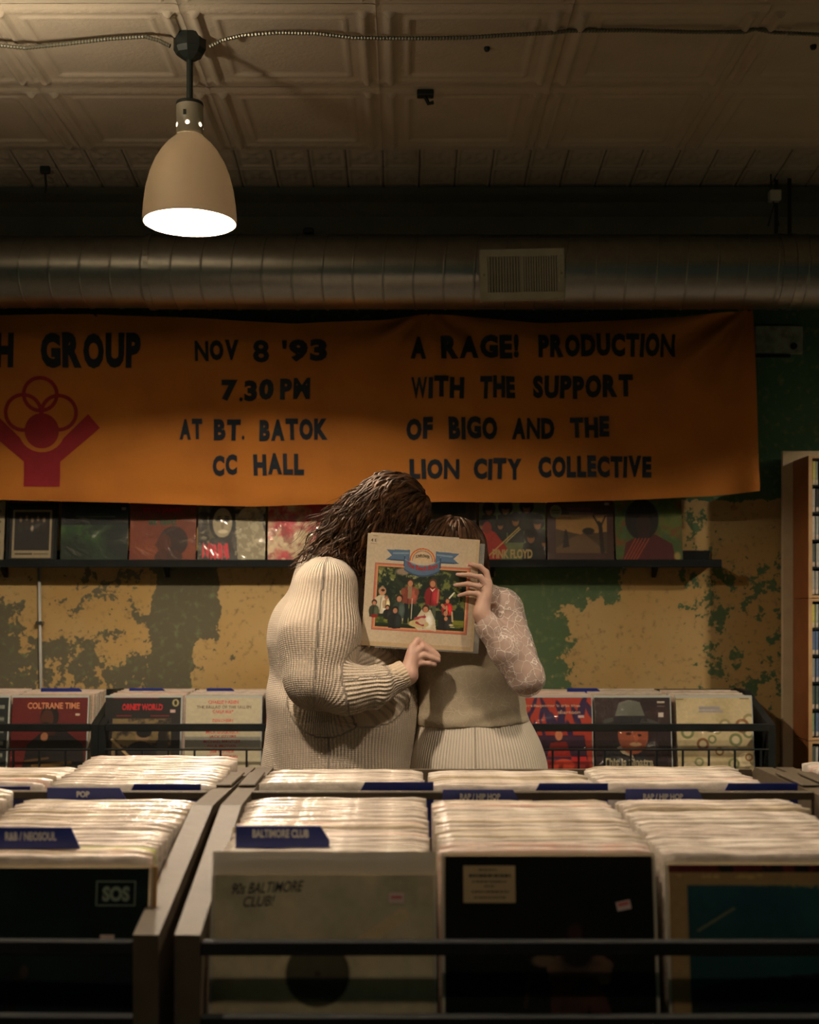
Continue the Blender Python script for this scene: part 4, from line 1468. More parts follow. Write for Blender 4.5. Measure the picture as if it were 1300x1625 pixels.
for (x0, x1, d, lab) in ((812 + 88, 812 + 140, 5.40, 'dark blue divider among the records behind the man-in-hat sleeve'),
                         (205, 262, 5.42, 'dark blue divider behind the sepia photo sleeve'), (328, 372, 5.43, 'dark blue divider behind the cream red-lettered sleeve'),
                         (65, 130, 5.40, 'dark blue divider behind the dark red sleeve')):
    s_ = F / d
    divider((x0 - VX) / s_, (x1 - VX) / s_, d, H - (1092 - VY) / s_, .010, lab, None, group='blue divider cards of the rear racks')

# ------------------------------------------------------------------ front racks, their records and dividers
YL = math.radians(1.1)                       # the left rack stands slightly turned
PIV = Vector((-.36, 2.45, 0))


def turn(e, yaw):
    if yaw:
        R = Matrix.Translation(PIV) @ Matrix.Rotation(-yaw, 4, 'Z') @ Matrix.Translation(-PIV)
        m = R @ Matrix.LocRotScale(e.location, e.rotation_euler, e.scale)
        e.location, e.rotation_euler = m.to_translation(), m.to_euler()


def front_rack(xl, xr, label, yaw=0.0):
    e = empty('record_rack', ((xl + xr) / 2, 2.3, 0), label, 'rack', 'black record racks')
    zf = lambda v: H + v
    prof = [(1.755, zf(-.474)), (1.755, zf(-.82)), (1.95, 0), (2.80, 0), (2.80, zf(-.40)), (2.74, zf(-.366)), (2.20, zf(-.362))]
    for x in (xl, xr - .037):
        MB().prism(prof, x, x + .037).build('side_panel', M['rack'], e)
        MB().box(x + .002, x + .035, 2.42, 2.60, zf(-.362), zf(-.357), bev=.0015).build('side_cap', M['rack'], e)
    xi, xo = xl + .037, xr - .037
    MB().box(xi, xo, 1.757, 1.772, zf(-.505), zf(-.484), bev=.002).build('front_rail', M['black'], e)
    MB().box(xi, xo, 1.757, 1.775, zf(-.66), zf(-.592), bev=.002).build('lower_rail', M['black'], e)
    MB().box(xi, xo, 2.345, 2.36, zf(-.376), zf(-.360), bev=.002).build('middle_rail', M['rack'], e)
    MB().box(xi, xo, 2.345, 2.36, zf(-.70), zf(-.45)).build('middle_board', M['rack'], e)
    MB().box(xi, xo, 1.775, 2.34, zf(-.735), zf(-.722)).build('bin_floor', M['rack'], e)
    MB().box(xi, xo, 2.36, 2.78, zf(-.735), zf(-.722)).build('bin_floor', M['rack'], e)
    MB().box(xi, xo, 2.765, 2.78, zf(-.72), zf(-.375)).build('back_board', M['rack'], e)
    turn(e, yaw)
    return e


front_rack(-.327, .822, 'black record rack in the right foreground, three bins wide')
front_rack(-1.50, -.336, 'black record rack in the left foreground with a POP divider', YL)
front_rack(.832, 1.98, 'black record rack cut by the right edge, beside the foreground rack')


def sleeve_mesh(seed, m_i, th):
    """one record in its bag: slab with a rounded, slightly wavy top and open bag edge"""
    rs = random.Random(seed)
    mb = MB()
    n = 14
    w, h = .161, .320
    ph, am = rs.uniform(0, 6), rs.uniform(.0002, .0009)
    rows = [(-th / 2, 0), (-th / 2, h - .014), (-th / 2 * .8, h - .005), (-.0004, h), (.0008, h + .0015), (th / 2 * .8, h - .006), (th / 2, h - .014), (th / 2, 0)]
    vs = []
    for i in range(n + 1):
        u = i / n
        x = -w + 2 * w * u
        k = 1 if 0 < i < n else .4
        wob = am * math.sin(u * 9 + ph) + am * .6 * math.sin(u * 23 + ph * 2)
        ed = -.004 if i in (0, n) else 0
        for (y, z) in rows:
            up = z / h
            vs.append((x, y * k + wob * up, z + (wob * 1.3 + ed) * (up > .5)))
    m = len(rows)
    fs = []
    for i in range(n):
        for j in range(m):
            a, b = i * m + j, i * m + (j + 1) % m
            fs.append((a, b, b + m, a + m))
    fs.append(tuple(range(m - 1, -1, -1)))
    fs.append(tuple(n * m + j for j in range(m)))
    mb.add(vs, fs)
    me = mb.mesh('record')
    me.materials.append(M['slv'][m_i])
    me.polygons.foreach_set('use_smooth', [True] * len(me.polygons))
    return me


SM = {(m_i, k): sleeve_mesh(m_i * 10 + k, m_i, .0046 + .0006 * k) for m_i in range(6) for k in range(4)}


def pack(xl, d0, d1, z0, z1, n, seed, label, group, t0=.15, t1=.13, yaw=0.0, special=(), skip=0):
    rs = random.Random(seed)
    for i in range(skip, n):
        f = (i + .5) / n
        m_i = rs.choices([0, 1, 2, 3, 5], [50, 34, 10, 4, 2])[0]
        for (j, mm_) in special:
            if j == i: m_i = mm_
        o = bpy.data.objects.new('record', SM[(m_i, rs.randrange(4))])
        d = d0 + (d1 - d0) * f
        lean(o, xl + .163 + rs.uniform(-.004, .004), d, z0 + (z1 - z0) * f + rs.uniform(-.0028, .0022) + (.003 if rs.random() < .12 else 0), .320,
             t0 + (t1 - t0) * f + rs.uniform(-.003, .003), rs.uniform(-.006, .006), rs.uniform(-.006, .006))
        turn(o, yaw)
        C.objects.link(o)
        tag(o, label.replace('record in a cloudy bag', ('record in a cloudy bag', 'white-edged record', 'yellowed record', 'rosy-edged record', 'lime green edged record', 'brown-edged record')[m_i]), 'record', group)


AX, BX_, CX, DX, EX = -.284, .053, .391, -.702, -1.040
G1 = 'record in a cloudy bag packed %s'
pack(AX, 1.880, 2.27, H - .392, H - .361, 34, 1, G1 % 'around the BALTIMORE CLUB divider', 'records of the BALTIMORE CLUB bin')
pack(BX_, 1.852, 2.26, H - .372, H - .362, 34, 2, G1 % 'behind the black sleeve with a tan label', 'records behind the black sleeve')
pack(CX, 1.858, 2.27, H - .380, H - .361, 34, 3, G1 % 'behind the teal picture sleeve at right', 'records behind the teal picture sleeve', special=((2, 5), (12, 5)))
pack(DX, 1.862, 2.27, H - .388, H - .364, 33, 4, G1 % 'around the R&B / NEOSOUL divider', 'records of the R&B / NEOSOUL bin', yaw=YL, special=((5, 4), (7, 3), (2, 3)))
pack(EX, 1.862, 2.27, H - .388, H - .345, 33, 5, G1 % 'at the far left edge beside the R&B bin', 'records of the leftmost front bin', yaw=YL, skip=18)
pack(AX, 2.40, 2.67, H - .352, H - .362, 18, 6, G1 % 'behind the rail above the BALTIMORE CLUB bin', 'records of the left rear bin of the right rack', .12, .10)
pack(BX_, 2.40, 2.67, H - .354, H - .364, 18, 7, G1 % 'behind the rail above the tan-labelled sleeve', 'records of the middle rear bin of the right rack', .12, .10)
pack(CX, 2.40, 2.67, H - .356, H - .358, 18, 8, G1 % 'behind the rail above the teal picture sleeve', 'records of the right rear bin of the right rack', .12, .10)
pack(.872, 2.40, 2.69, H - .352, H - .348, 18, 9, G1 % 'behind the rail at the right edge', 'records of the rear bin at the right edge', .12, .10)
pack(-.69, 2.40, 2.69, H - .352, H - .336, 20, 10, G1 % 'behind the rail above the POP divider', 'records of the tall rear bin left of the sweater', .12, .10, yaw=YL)
pack(-1.03, 2.40, 2.67, H - .354, H - .358, 18, 11, G1 % 'behind the rail at the left edge', 'records of the rear bin at the left edge', .12, .10, yaw=YL)


def dv(px0, px1, d, pytop, hgt, lab, text=None, flip=False, group='blank blue divider cards'):
    s_ = F / d
    return divider((px0 - VX) / s_, (px1 - VX) / s_, d, H + (VY - pytop) / s_, hgt, lab, text, flip=flip, group=group)


dv(-42, 127, 1.925, 1313, .031, 'royal blue divider card lettered R&B / NEOSOUL', ('R&B / NEOSOUL', .30, .78, .22, .66), group='lettered blue divider cards')
dv(374, 523, 1.945, 1311, .022, 'royal blue divider card lettered BALTIMORE CLUB', ('BALTIMORE CLUB', .18, .78, .22, .82), group='lettered blue divider cards')
dv(75, 202, 2.285, 1250, .026, 'royal blue divider card lettered POP', ('POP', .37, .53, .24, .68), group='lettered blue divider cards')
dv(703, 826, 2.290, 1253, .024, 'royal blue divider card lettered RAP / HIP HOP above the black sleeve', ('RAP / HIP HOP', .22, .74, .30, .78), group='lettered blue divider cards')
dv(993, 1119, 2.290, 1252, .024, 'royal blue divider card lettered RAP / HIP HOP above the teal picture sleeve', ('RAP / HIP HOP', .22, .72, .36, .82), group='lettered blue divider cards')
for (a, b, y, lab) in ((-70, 48, 1248, 'blank blue divider tab at the left edge behind the rail'), (202, 319, 1244, 'blank blue divider tab right of the POP divider'),
                       (568, 688, 1241, 'blank blue divider tab in front of the couple, left of RAP / HIP HOP'),
                       (845, 965, 1243, 'blank blue divider tab between the two RAP / HIP HOP dividers'), (1145, 1266, 1243, 'blank blue divider tab at the right, past both RAP / HIP HOP dividers')):
    dv(a, b, 2.385, y, .026, lab, None, flip=True)


# front covers
def art_sos():
    a = Art(110, (13, 26, 25))
    a.noise(4, 101, .45, .75, (18, 36, 33), k=.8)
    a.ell(.15, .55, .06, .05, (30, 26, 22), soft=.8).line(.4, .5, .3, .9, .02, (32, 26, 20)).line(.2, .95, .12, 1, .01, (60, 46, 34)).ell(.42, .48, .02, .03, (60, 48, 38))
    return a


def art_blank():
    a = Art(130, (186, 174, 142))
    a.noise(3, 111, .35, .7, (158, 148, 120), k=.8).noise(7, 112, .5, .75, (204, 186, 148), k=.6)
    a.ell(.475, .44, .145, .145, (64, 62, 48)).ell(.475, .44, .13, .13, (72, 68, 52)).ell(.475, .44, .012, .012, (40, 38, 30))
    a.line(0, .30, .3, .36, .006, (150, 138, 106)).line(.68, .30, .86, .18, .03, (196, 176, 136))
    return a


def art_lady():
    a = Art(130, (10, 14, 14))
    a.ell(.62, .36, .035, .05, (74, 40, 32), soft=.5).poly([(.48, .5), (.6, .42), (.68, .42), (.8, .5), (.78, .6), (.5, .6)], (110, 84, 64)).ell(.63, .47, .07, .05, (22, 16, 15), soft=.4)
    a.poly([(.5, .56), (.72, .56), (.9, 1), (.8, 1), (.68, .7), (.6, 1), (.5, 1)], (72, 44, 34)).ell(.47, .49, .06, .03, (96, 80, 62), soft=.5)
    a.line(.4, .56, .38, .7, .012, (52, 36, 28)).noise(5, 121, .5, .8, (16, 18, 18), k=.5)
    return a


def art_teal():
    a = Art(140, (150, 122, 82))
    a.rect(0, 0, 1, .035, (84, 30, 30)).noise(18, 133, .5, .6, (30, 24, 20), (0, 0, 1, .035))
    a.rect(0, .035, 1, .07, (146, 120, 78))
    a.rect(.085, .095, 1, 1, (26, 62, 68))
    g = np.clip((a.V - .1) / .5, 0, 1)
    m = (a.U > .085) & (a.V > .095)
    a.put(m * g * .55, (22, 52, 46))
    a.noise(4, 131, .45, .7, (34, 76, 80), (.085, .095, 1, .5), .6)
    a.poly([(.085, .56), (.3, .52), (.6, .5), (1, .47), (1, 1), (.085, 1)], (10, 22, 20)).noise(6, 134, .45, .7, (14, 34, 26), (.085, .6, 1, 1))
    a.line(.13, .3, .3, .2, .005, (120, 112, 78))
    rs = random.Random(3)
    for k in range(60):
        x = .4 + .6 * rs.random()
        a.ell(x, .085 + .05 * rs.random() * (x - .3), .006, .005, (150, 128, 80))
    for k in range(12):
        a.ell(.04 + .5 * rs.random(), .05 + .01 * rs.random(), .01, .006, (190, 160, 96))
    return a


def front_cover(x0, x1, d, pytop, art, mm, lab, yaw=0, tilt=.16, bag=None):
    s_ = F / d
    ww = (x1 - x0) / s_
    e = empty('record_sleeve', (0, 0, 0), lab, 'record', 'front record sleeves of the foreground racks')
    lean(e, ((x0 + x1) / 2 - VX) / s_, d, H + (VY - pytop) / s_, ww, tilt, yaw)
    link('jacket', cover_mesh('jacket', ww, ww, .005, art, (190, 170, 135)), M[mm], e, world=False)
    mb = MB().box(-ww / 2 - .005, ww / 2 + .005, .0026, .0034, 0, ww + (bag or .004)).box(ww / 2 + .001, ww / 2 + .005, -.002, .003, 0, ww)
    mb.box(-ww / 2 - .005, -ww / 2 - .001, -.002, .003, 0, ww)
    mb.build('plastic_bag', M['bag'], e, world=False)
    return e, ww


t = NT('cloudy_clear_bag')
t.put(t.b.inputs['Base Color'], (.62, .56, .44))
t.b.inputs['Roughness'].default_value = .25
t.b.inputs['Alpha'].default_value = .75
M['bag'] = t.m
# left: black sleeve with a framed SOS
e, ww = front_cover(-92, 238, 1.845, 1377, art_sos(), 'p_front', 'near-black sleeve with a small framed SOS, left foreground')
s_ = F / 1.845
X_ = lambda px: (px + 92) / s_ - ww / 2
Z_ = lambda py: ww - (py - 1377) / s_ * 1.02
gm = mat('grey_green_print', (.20, .24, .17), .6)
lettering('SOS', X_(165), X_(208), Z_(1428), Z_(1405), -.0032, gm, e, bold=.05)
mb = MB()
for (a, b, c, d_) in ((155, 217, 1397, 1398.5), (155, 217, 1433, 1434.5), (155, 156.5, 1397, 1434), (215.5, 217, 1397, 1434)):
    mb.box(X_(a), X_(b), -.0034, -.0028, Z_(d_), Z_(c))
mb.build('print_frame', gm, e, world=False)
MB().box(X_(164), X_(186), -.0036, -.0028, Z_(1500), Z_(1478)).build('price_sticker', M['sticker'], e, world=False)
MB().box(X_(240), X_(250), -.001, .003, 0, ww + .002).build('spine', mat('tan_spine', (.40, .22, .08), .6), e, world=False)
# blank sleeve of the BALTIMORE CLUB bin
e, ww = front_cover(342, 687, 1.835, 1388, art_blank(), 'p_front', 'cloudy white unprinted sleeve with black handwriting and a disc showing through', bag=.034)
s_ = F / 1.835
X_ = lambda px: (px - 342) / s_ - ww / 2
Z_ = lambda py: ww - (py - 1388) / s_ * 1.02
sh = lambda p: Vector((p.x + (p.z - .28) * .25, p.y, p.z + (p.x + .1) * .04))
lettering("90s BALTIMORE", X_(362), X_(474), Z_(1416), Z_(1399), -.0032, M['ink'], e, bold=.01, fn=sh)
lettering("CLUB!", X_(386), X_(434), Z_(1436), Z_(1420), -.0032, M['ink'], e, bold=.01, fn=sh)
st = MB().box(X_(618), X_(641), -.0036, -.0028, Z_(1431), Z_(1415)).build('price_sticker', M['sticker'], e, world=False)
MB().box(X_(621), X_(638), -.0040, -.0035, Z_(1424), Z_(1420)).build('price_print', M['sticker_red'], st, world=False)
# black sleeve with tan label
e, ww = front_cover(706, 1034, 1.832, 1358, art_lady(), 'p_front', 'black sleeve with a tan printed label and a dim standing figure')
s_ = F / 1.832
X_ = lambda px: (px - 706) / s_ - ww / 2
Z_ = lambda py: ww - (py - 1358) / s_ * 1.02
o = MB().box(X_(735), X_(817), -.0036, -.0028, Z_(1429), Z_(1373)).build('label_sticker', M['kraft'], e, world=False)
mb = MB()
rs = random.Random(6)
for (a, b, y, hh) in ((760, 788, 1378, 2.4), (744, 811, 1386, 4.2), (749, 803, 1396, 2.2), (768, 784, 1403, 2.0), (748, 807, 1411, 2.6), (752, 803, 1420, 2.2)):
    x = a
    while x < b:                                      # print too small to read: broken strokes
        w_ = rs.uniform(2, 6)
        mb.box(X_(x), X_(min(b, x + w_)), -.0039, -.0036, Z_(y + hh), Z_(y))
        x += w_ + rs.uniform(.8, 2)
mb.build('label_print', M['ink'], o, world=False)
st = MB().box(-.0105, .0105, -.0004, .0004, -.0065, .0065).build('price_sticker', M['sticker'], e, world=False)
st.matrix_local = Matrix.Translation((X_(987), -.0034, Z_(1433))) @ Matrix.Rotation(math.radians(-12), 4, 'Y')
MB().box(-.008, .008, -.0009, -.0003, .000, .0045).build('price_print', M['sticker_red'], st, world=False)
# teal picture sleeve
e, ww = front_cover(1060, 1398, 1.838, 1372, art_teal(), 'p_front', 'cream-bordered sleeve with a dark teal picture, right foreground')

#PEOPLE#
# ------------------------------------------------------------------ the couple: implicit bodies turned into one continuous skin each
def cap(a, b, ra, rb, k=.03, sy=1.0):
    return ('c', Vector(a), Vector(b), ra, rb, k, sy)


def ell(c, r, k=.03, R=None):
    return ('e', Vector(c), Vector(r), R or Matrix.Identity(3), k)


def dist(pr, X, Y, Z):
    if pr[0] == 'c':
        _, a, b, ra, rb, k, sy = pr
        Yc = (Y - a.y) / sy + a.y
        by = (b.y - a.y) / sy + a.y
        dx, dy, dz = b.x - a.x, by - a.y, b.z - a.z
        L = dx * dx + dy * dy + dz * dz + 1e-9
        px, py, pz = X - a.x, Yc - a.y, Z - a.z
        h = np.clip((px * dx + py * dy + pz * dz) / L, 0, 1)
        return np.sqrt((px - h * dx) ** 2 + (py - h * dy) ** 2 + (pz - h * dz) ** 2) - (ra + (rb - ra) * h)
    _, c, r, R, k = pr
    px, py, pz = X - c.x, Y - c.y, Z - c.z
    Ri = R.transposed()
    q = [Ri[i][0] * px + Ri[i][1] * py + Ri[i][2] * pz for i in range(3)]
    k0 = np.sqrt((q[0] / r[0]) ** 2 + (q[1] / r[1]) ** 2 + (q[2] / r[2]) ** 2) + 1e-6
    k1 = np.sqrt((q[0] / r[0] ** 2) ** 2 + (q[1] / r[1] ** 2) ** 2 + (q[2] / r[2] ** 2) ** 2) + 1e-6
    return k0 * (k0 - 1) / k1


def bbox(pr, m):
    if pr[0] == 'c':
        _, a, b, ra, rb, k, sy = pr
        r = max(ra, rb) * max(1, sy) + m
        lo = [min(a[i], b[i]) - r for i in range(3)]
        hi = [max(a[i], b[i]) + r for i in range(3)]
    else:
        r = max(pr[2]) + m
        lo = [pr[1][i] - r for i in range(3)]
        hi = [pr[1][i] + r for i in range(3)]
    return np.array(lo), np.array(hi)


def skin_mesh(name, prims, h, cuts=(), subs=(), wrinkle=None):
    los, his = zip(*[bbox(p, 3 * h) for p in prims])
    lo, hi = np.min(los, 0), np.max(his, 0)
    n = np.ceil((hi - lo) / h).astype(int) + 1
    D = np.full(n, 1.0, np.float32)
    ax = [lo[i] + h * np.arange(n[i]) for i in range(3)]

    def region(pr, m):
        a, b = bbox(pr, m)
        i0 = np.clip(((a - lo) / h).astype(int), 0, n - 1)
        i1 = np.clip(((b - lo) / h).astype(int) + 2, 1, n)
        sl_ = tuple(slice(i0[i], i1[i]) for i in range(3))
        g = np.meshgrid(*[ax[i][sl_[i]].astype(np.float32) for i in range(3)], indexing='ij', sparse=True)
        return sl_, g
    for pr in prims:
        k = pr[-2] if pr[0] == 'c' else pr[-1]
        sl_, g = region(pr, k + 3 * h)
        d = dist(pr, *g).astype(np.float32)
        a = D[sl_]
        q = np.maximum(k - np.abs(a - d), 0) / k
        D[sl_] = np.minimum(a, d) - q * q * k * .25
    for pr in subs:
        k = pr[-2] if pr[0] == 'c' else pr[-1]
        sl_, g = region(pr, k + 3 * h)
        d = -dist(pr, *g).astype(np.float32)
        a = D[sl_]
        q = np.maximum(k - np.abs(a - d), 0) / k
        D[sl_] = np.maximum(a, d) + q * q * k * .25
    G = np.meshgrid(*[x.astype(np.float32) for x in ax], indexing='ij', sparse=True)
    if wrinkle is not None:
        near = np.abs(D) < 4 * h
        ii = np.nonzero(near)
        D[ii] += wrinkle(ax[0][ii[0]], ax[1][ii[1]], ax[2][ii[2]]).astype(np.float32)
    for (pt, nr) in cuts:                      # keep the side the normal points away from
        pl_ = (G[0] - pt[0]) * nr[0] + (G[1] - pt[1]) * nr[1] + (G[2] - pt[2]) * nr[2]
        D = np.maximum(D, pl_)
    D[0], D[-1], D[:, 0], D[:, -1], D[:, :, 0], D[:, :, -1] = 1, 1, 1, 1, 1, 1
    S = D < 0
    c = S[:-1, :-1, :-1].astype(np.int8)
    tot = np.zeros(c.shape, np.int8)
    for dx in (0, 1):
        for dy in (0, 1):
            for dz in (0, 1):
                tot += S[dx:n[0] - 1 + dx, dy:n[1] - 1 + dy, dz:n[2] - 1 + dz]
    act = (tot > 0) & (tot < 8)
    I = np.argwhere(act)
    idx = np.full(c.shape, -1, np.int32)
    idx[act] = np.arange(len(I))
    acc = np.zeros((len(I), 3))
    cnt = np.zeros(len(I))
    for axis in range(3):
        o1, o2 = [a for a in range(3) if a != axis]
        for e1 in (0, 1):
            for e2 in (0, 1):
                A = I.copy()
                A[:, o1] += e1
                A[:, o2] += e2
                B = A.copy()
                B[:, axis] += 1
                da, db = D[tuple(A.T)], D[tuple(B.T)]
                m = (da < 0) != (db < 0)
                t_ = np.where(m, da / np.where(m, da - db, 1), 0)
                p = A.astype(float)
                p[:, axis] += t_
                acc[m] += p[m]
                cnt[m] += 1
    V = acc / cnt[:, None] * h + lo
    quads = []
    for axis in range(3):
        s0 = [slice(None)] * 3
        s1 = [slice(None)] * 3
        s0[axis] = slice(0, -1)
        s1[axis] = slice(1, None)
        ch = S[tuple(s0)] != S[tuple(s1)]
        E = np.argwhere(ch)
        o1, o2 = [a for a in range(3) if a != axis]
        E = E[(E[:, o1] > 0) & (E[:, o2] > 0) & (E[:, o1] < n[o1] - 1) & (E[:, o2] < n[o2] - 1)]
        qs = []
        for (a, b) in ((0, 0), (-1, 0), (-1, -1), (0, -1)):
            Q = E.copy()
            Q[:, o1] += a
            Q[:, o2] += b
            qs.append(idx[tuple(Q.T)])
        q = np.stack(qs, 1)
        inside = S[tuple(E.T)]
        flip = inside ^ (axis == 1)
        q = np.where(flip[:, None], q, q[:, ::-1])
        quads.append(q)
    Q = np.concatenate(quads)
    Q = Q[(Q >= 0).all(1)]
    me = bpy.data.meshes.new(name)
    me.vertices.add(len(V))
    me.vertices.foreach_set('co', V.ravel())
    me.loops.add(Q.size)
    me.loops.foreach_set('vertex_index', Q.ravel().astype(np.int32))
    me.polygons.add(len(Q))
    me.polygons.foreach_set('loop_start', (np.arange(len(Q)) * 4).astype(np.int32))
    me.update(calc_edges=True)
    return me, V


def knit_uv(me, V, limbs):
    """rib phase (metres round the limb) and distance along it, from the nearest limb"""
    best = np.full(len(V), 9.0)
    rib = np.zeros(len(V))
    al = np.zeros(len(V))
    for (a, b, R, ref, bias) in limbs:
        a, b = np.array(a), np.array(b)
        d = b - a
        L = np.linalg.norm(d)
        d = d / L
        p = V - a
        h_ = p @ d
        hc = np.clip(h_, 0, L)
        ds = np.linalg.norm(p - hc[:, None] * d, axis=1) - bias
        ref = np.array(ref, float)
        ref = ref - d * (ref @ d)
        ref /= np.linalg.norm(ref)
        w = np.cross(d, ref)
        an = np.arctan2(p @ w, p @ ref)
        m = ds < best
        best[m] = ds[m]
        rib[m] = (an * R)[m]
        al[m] = h_[m]
    for nm_, arr in (('rib', rib), ('along', al)):
        at = me.attributes.new(nm_, 'FLOAT', 'POINT')
        at.data.foreach_set('value', arr.astype(np.float32))


def head_prims(c, f, s=1.0):
    f = Vector(f).normalized()
    r = Vector((0, 1, 0)) if abs(f.y) < .9 else Vector((1, 0, 0))
    u = f.cross(r) if f.cross(r).z > 0 else -f.cross(r)
    u.normalize()
    r = u.cross(f)
    R = Matrix((f, r, u)).transposed()
    q = lambda x, y, z: Vector(c) + R @ (Vector((x, y, z)) * s)
    e_ = lambda x, y, z, a, b, d, k=.015: ell(q(x, y, z), (a * s, b * s, d * s), k, R)
    pr = [e_(-.012, 0, .028, .098, .077, .092, .02), e_(.028, 0, -.022, .066, .062, .092, .03),
          cap(q(.062, 0, -.100), q(.045, 0, -.095), .022 * s, .028 * s, .03), cap(q(.0, .045, -.07), q(.055, .02, -.10), .022 * s, .02 * s, .03), cap(q(.0, -.045, -.07), q(.055, -.02, -.10), .022 * s, .02 * s, .03),
          cap(q(.086, 0, .010), q(.110, 0, -.030), .008 * s, .012 * s, .012), e_(.103, .012, -.034, .010, .008, .008, .008), e_(.103, -.012, -.034, .010, .008, .008, .008),
          cap(q(.082, -.035, .026), q(.082, .035, .026), .010 * s, .010 * s, .015), e_(.074, .035, -.025, .018, .022, .018, .02), e_(.074, -.035, -.025, .018, .022, .018, .02),
          cap(q(.088, -.018, -.062), q(.088, .018, -.062), .006 * s, .006 * s, .006), cap(q(.087, -.015, -.072), q(.087, .015, -.072), .007 * s, .007 * s, .006)]
    for sd_ in (-1, 1):
        pr += [e_(-.008, sd_ * .078, -.008, .018, .007, .031, .006), e_(-.004, sd_ * .080, -.030, .010, .006, .010, .005)]
    subs = [e_(.092, .031, .004, .012, .015, .010, .008), e_(.092, -.031, .004, .012, .015, .010, .008), e_(-.006, .088, -.006, .009, .005, .016, .004), e_(-.006, -.088, -.006, .009, .005, .016, .004)]
    return pr, subs, q, R


def face_parts(body, q, s, irism):
    for sd_ in (-1, 1):
        b = bmesh.new()
        bmesh.ops.create_uvsphere(b, u_segments=16, v_segments=10, radius=.0118 * s)
        me = bpy.data.meshes.new('eye')
        b.to_mesh(me)
        b.free()
        me.transform(Matrix.Translation(q(.080, sd_ * .031, .004)))
        ey = link('eye', me, M['eye'], body, True)
        b = bmesh.new()
        bmesh.ops.create_uvsphere(b, u_segments=12, v_segments=8, radius=.0055 * s)
        me = bpy.data.meshes.new('iris')
        b.to_mesh(me)
        b.free()
        me.transform(Matrix.Translation(q(.0878, sd_ * .031, .003)))
        link('iris', me, irism, ey, True)


def finger(pts, r0, r1, k=.004):
    out = []
    m = len(pts) - 1
    for i in range(m):
        a = r0 + (r1 - r0) * i / m
        b = r0 + (r1 - r0) * (i + 1) / m
        out.append(cap(pts[i], pts[i + 1], a, b, k))
    return out


def strands(name, roots, coll, n, seg, step, pull, r, mesh_n, wave, m, parent, seed, spread=.0, lift=.5, lens=(1, 1), cl=None):
    """hair: many tapering wavy tubes pushed outside the colliding ellipsoids"""
    rs = random.Random(seed)
    mb = MB()
    for i in range(n):
        p, nn = roots(rs)
        dr = (nn * lift + pull(p) * .5).normalized()
        pts, rad = [p - nn * .006], [r * .6]
        L = int(seg * rs.uniform(*lens))
        ph, ph2 = rs.uniform(0, 6.3), rs.uniform(0, 6.3)
        side = Vector((rs.uniform(-1, 1), rs.uniform(-1, 1), rs.uniform(-1, 1))) * spread
        fr_ = rs.uniform(.75, 1.25)
        for j in range(L):
            dr = (dr * .62 + (pull(p) + side).normalized() * .38).normalized()
            p = p + dr * step
            for (c, rad3) in coll:
                dlt = p - c
                k = math.sqrt((dlt.x / rad3[0]) ** 2 + (dlt.y / rad3[1]) ** 2 + (dlt.z / rad3[2]) ** 2)
                if 0 < k < 1.0:
                    p = c + dlt / k
            p.y = max(p.y, 3.505)
            t_ = j / max(1, L - 1)
            sd2 = dr.orthogonal().normalized()
            sd3 = dr.cross(sd2)
            pts.append(p + (sd2 * math.sin(j * .85 * fr_ + ph) + sd3 * math.cos(j * .7 * fr_ + ph2)) * wave * min(1, t_ * 2 + .15))
            rad.append(r * (1 - .82 * t_ ** 1.6))
        mb.tube(pts, rad, mesh_n, caps=False)
    me = bpy.data.meshes.new(name)
    me.from_pydata(mb.v, [], mb.f)
    return link(name, me, m, parent, True)


# ---- held sleeve
rec = empty('record_sleeve', P(662, 1029, 3.468), 'cream record sleeve with a blue ribbon and park photo held up before two faces', 'record')
roll_ = math.radians(3.5)
rec.rotation_euler = (0, roll_, 0)


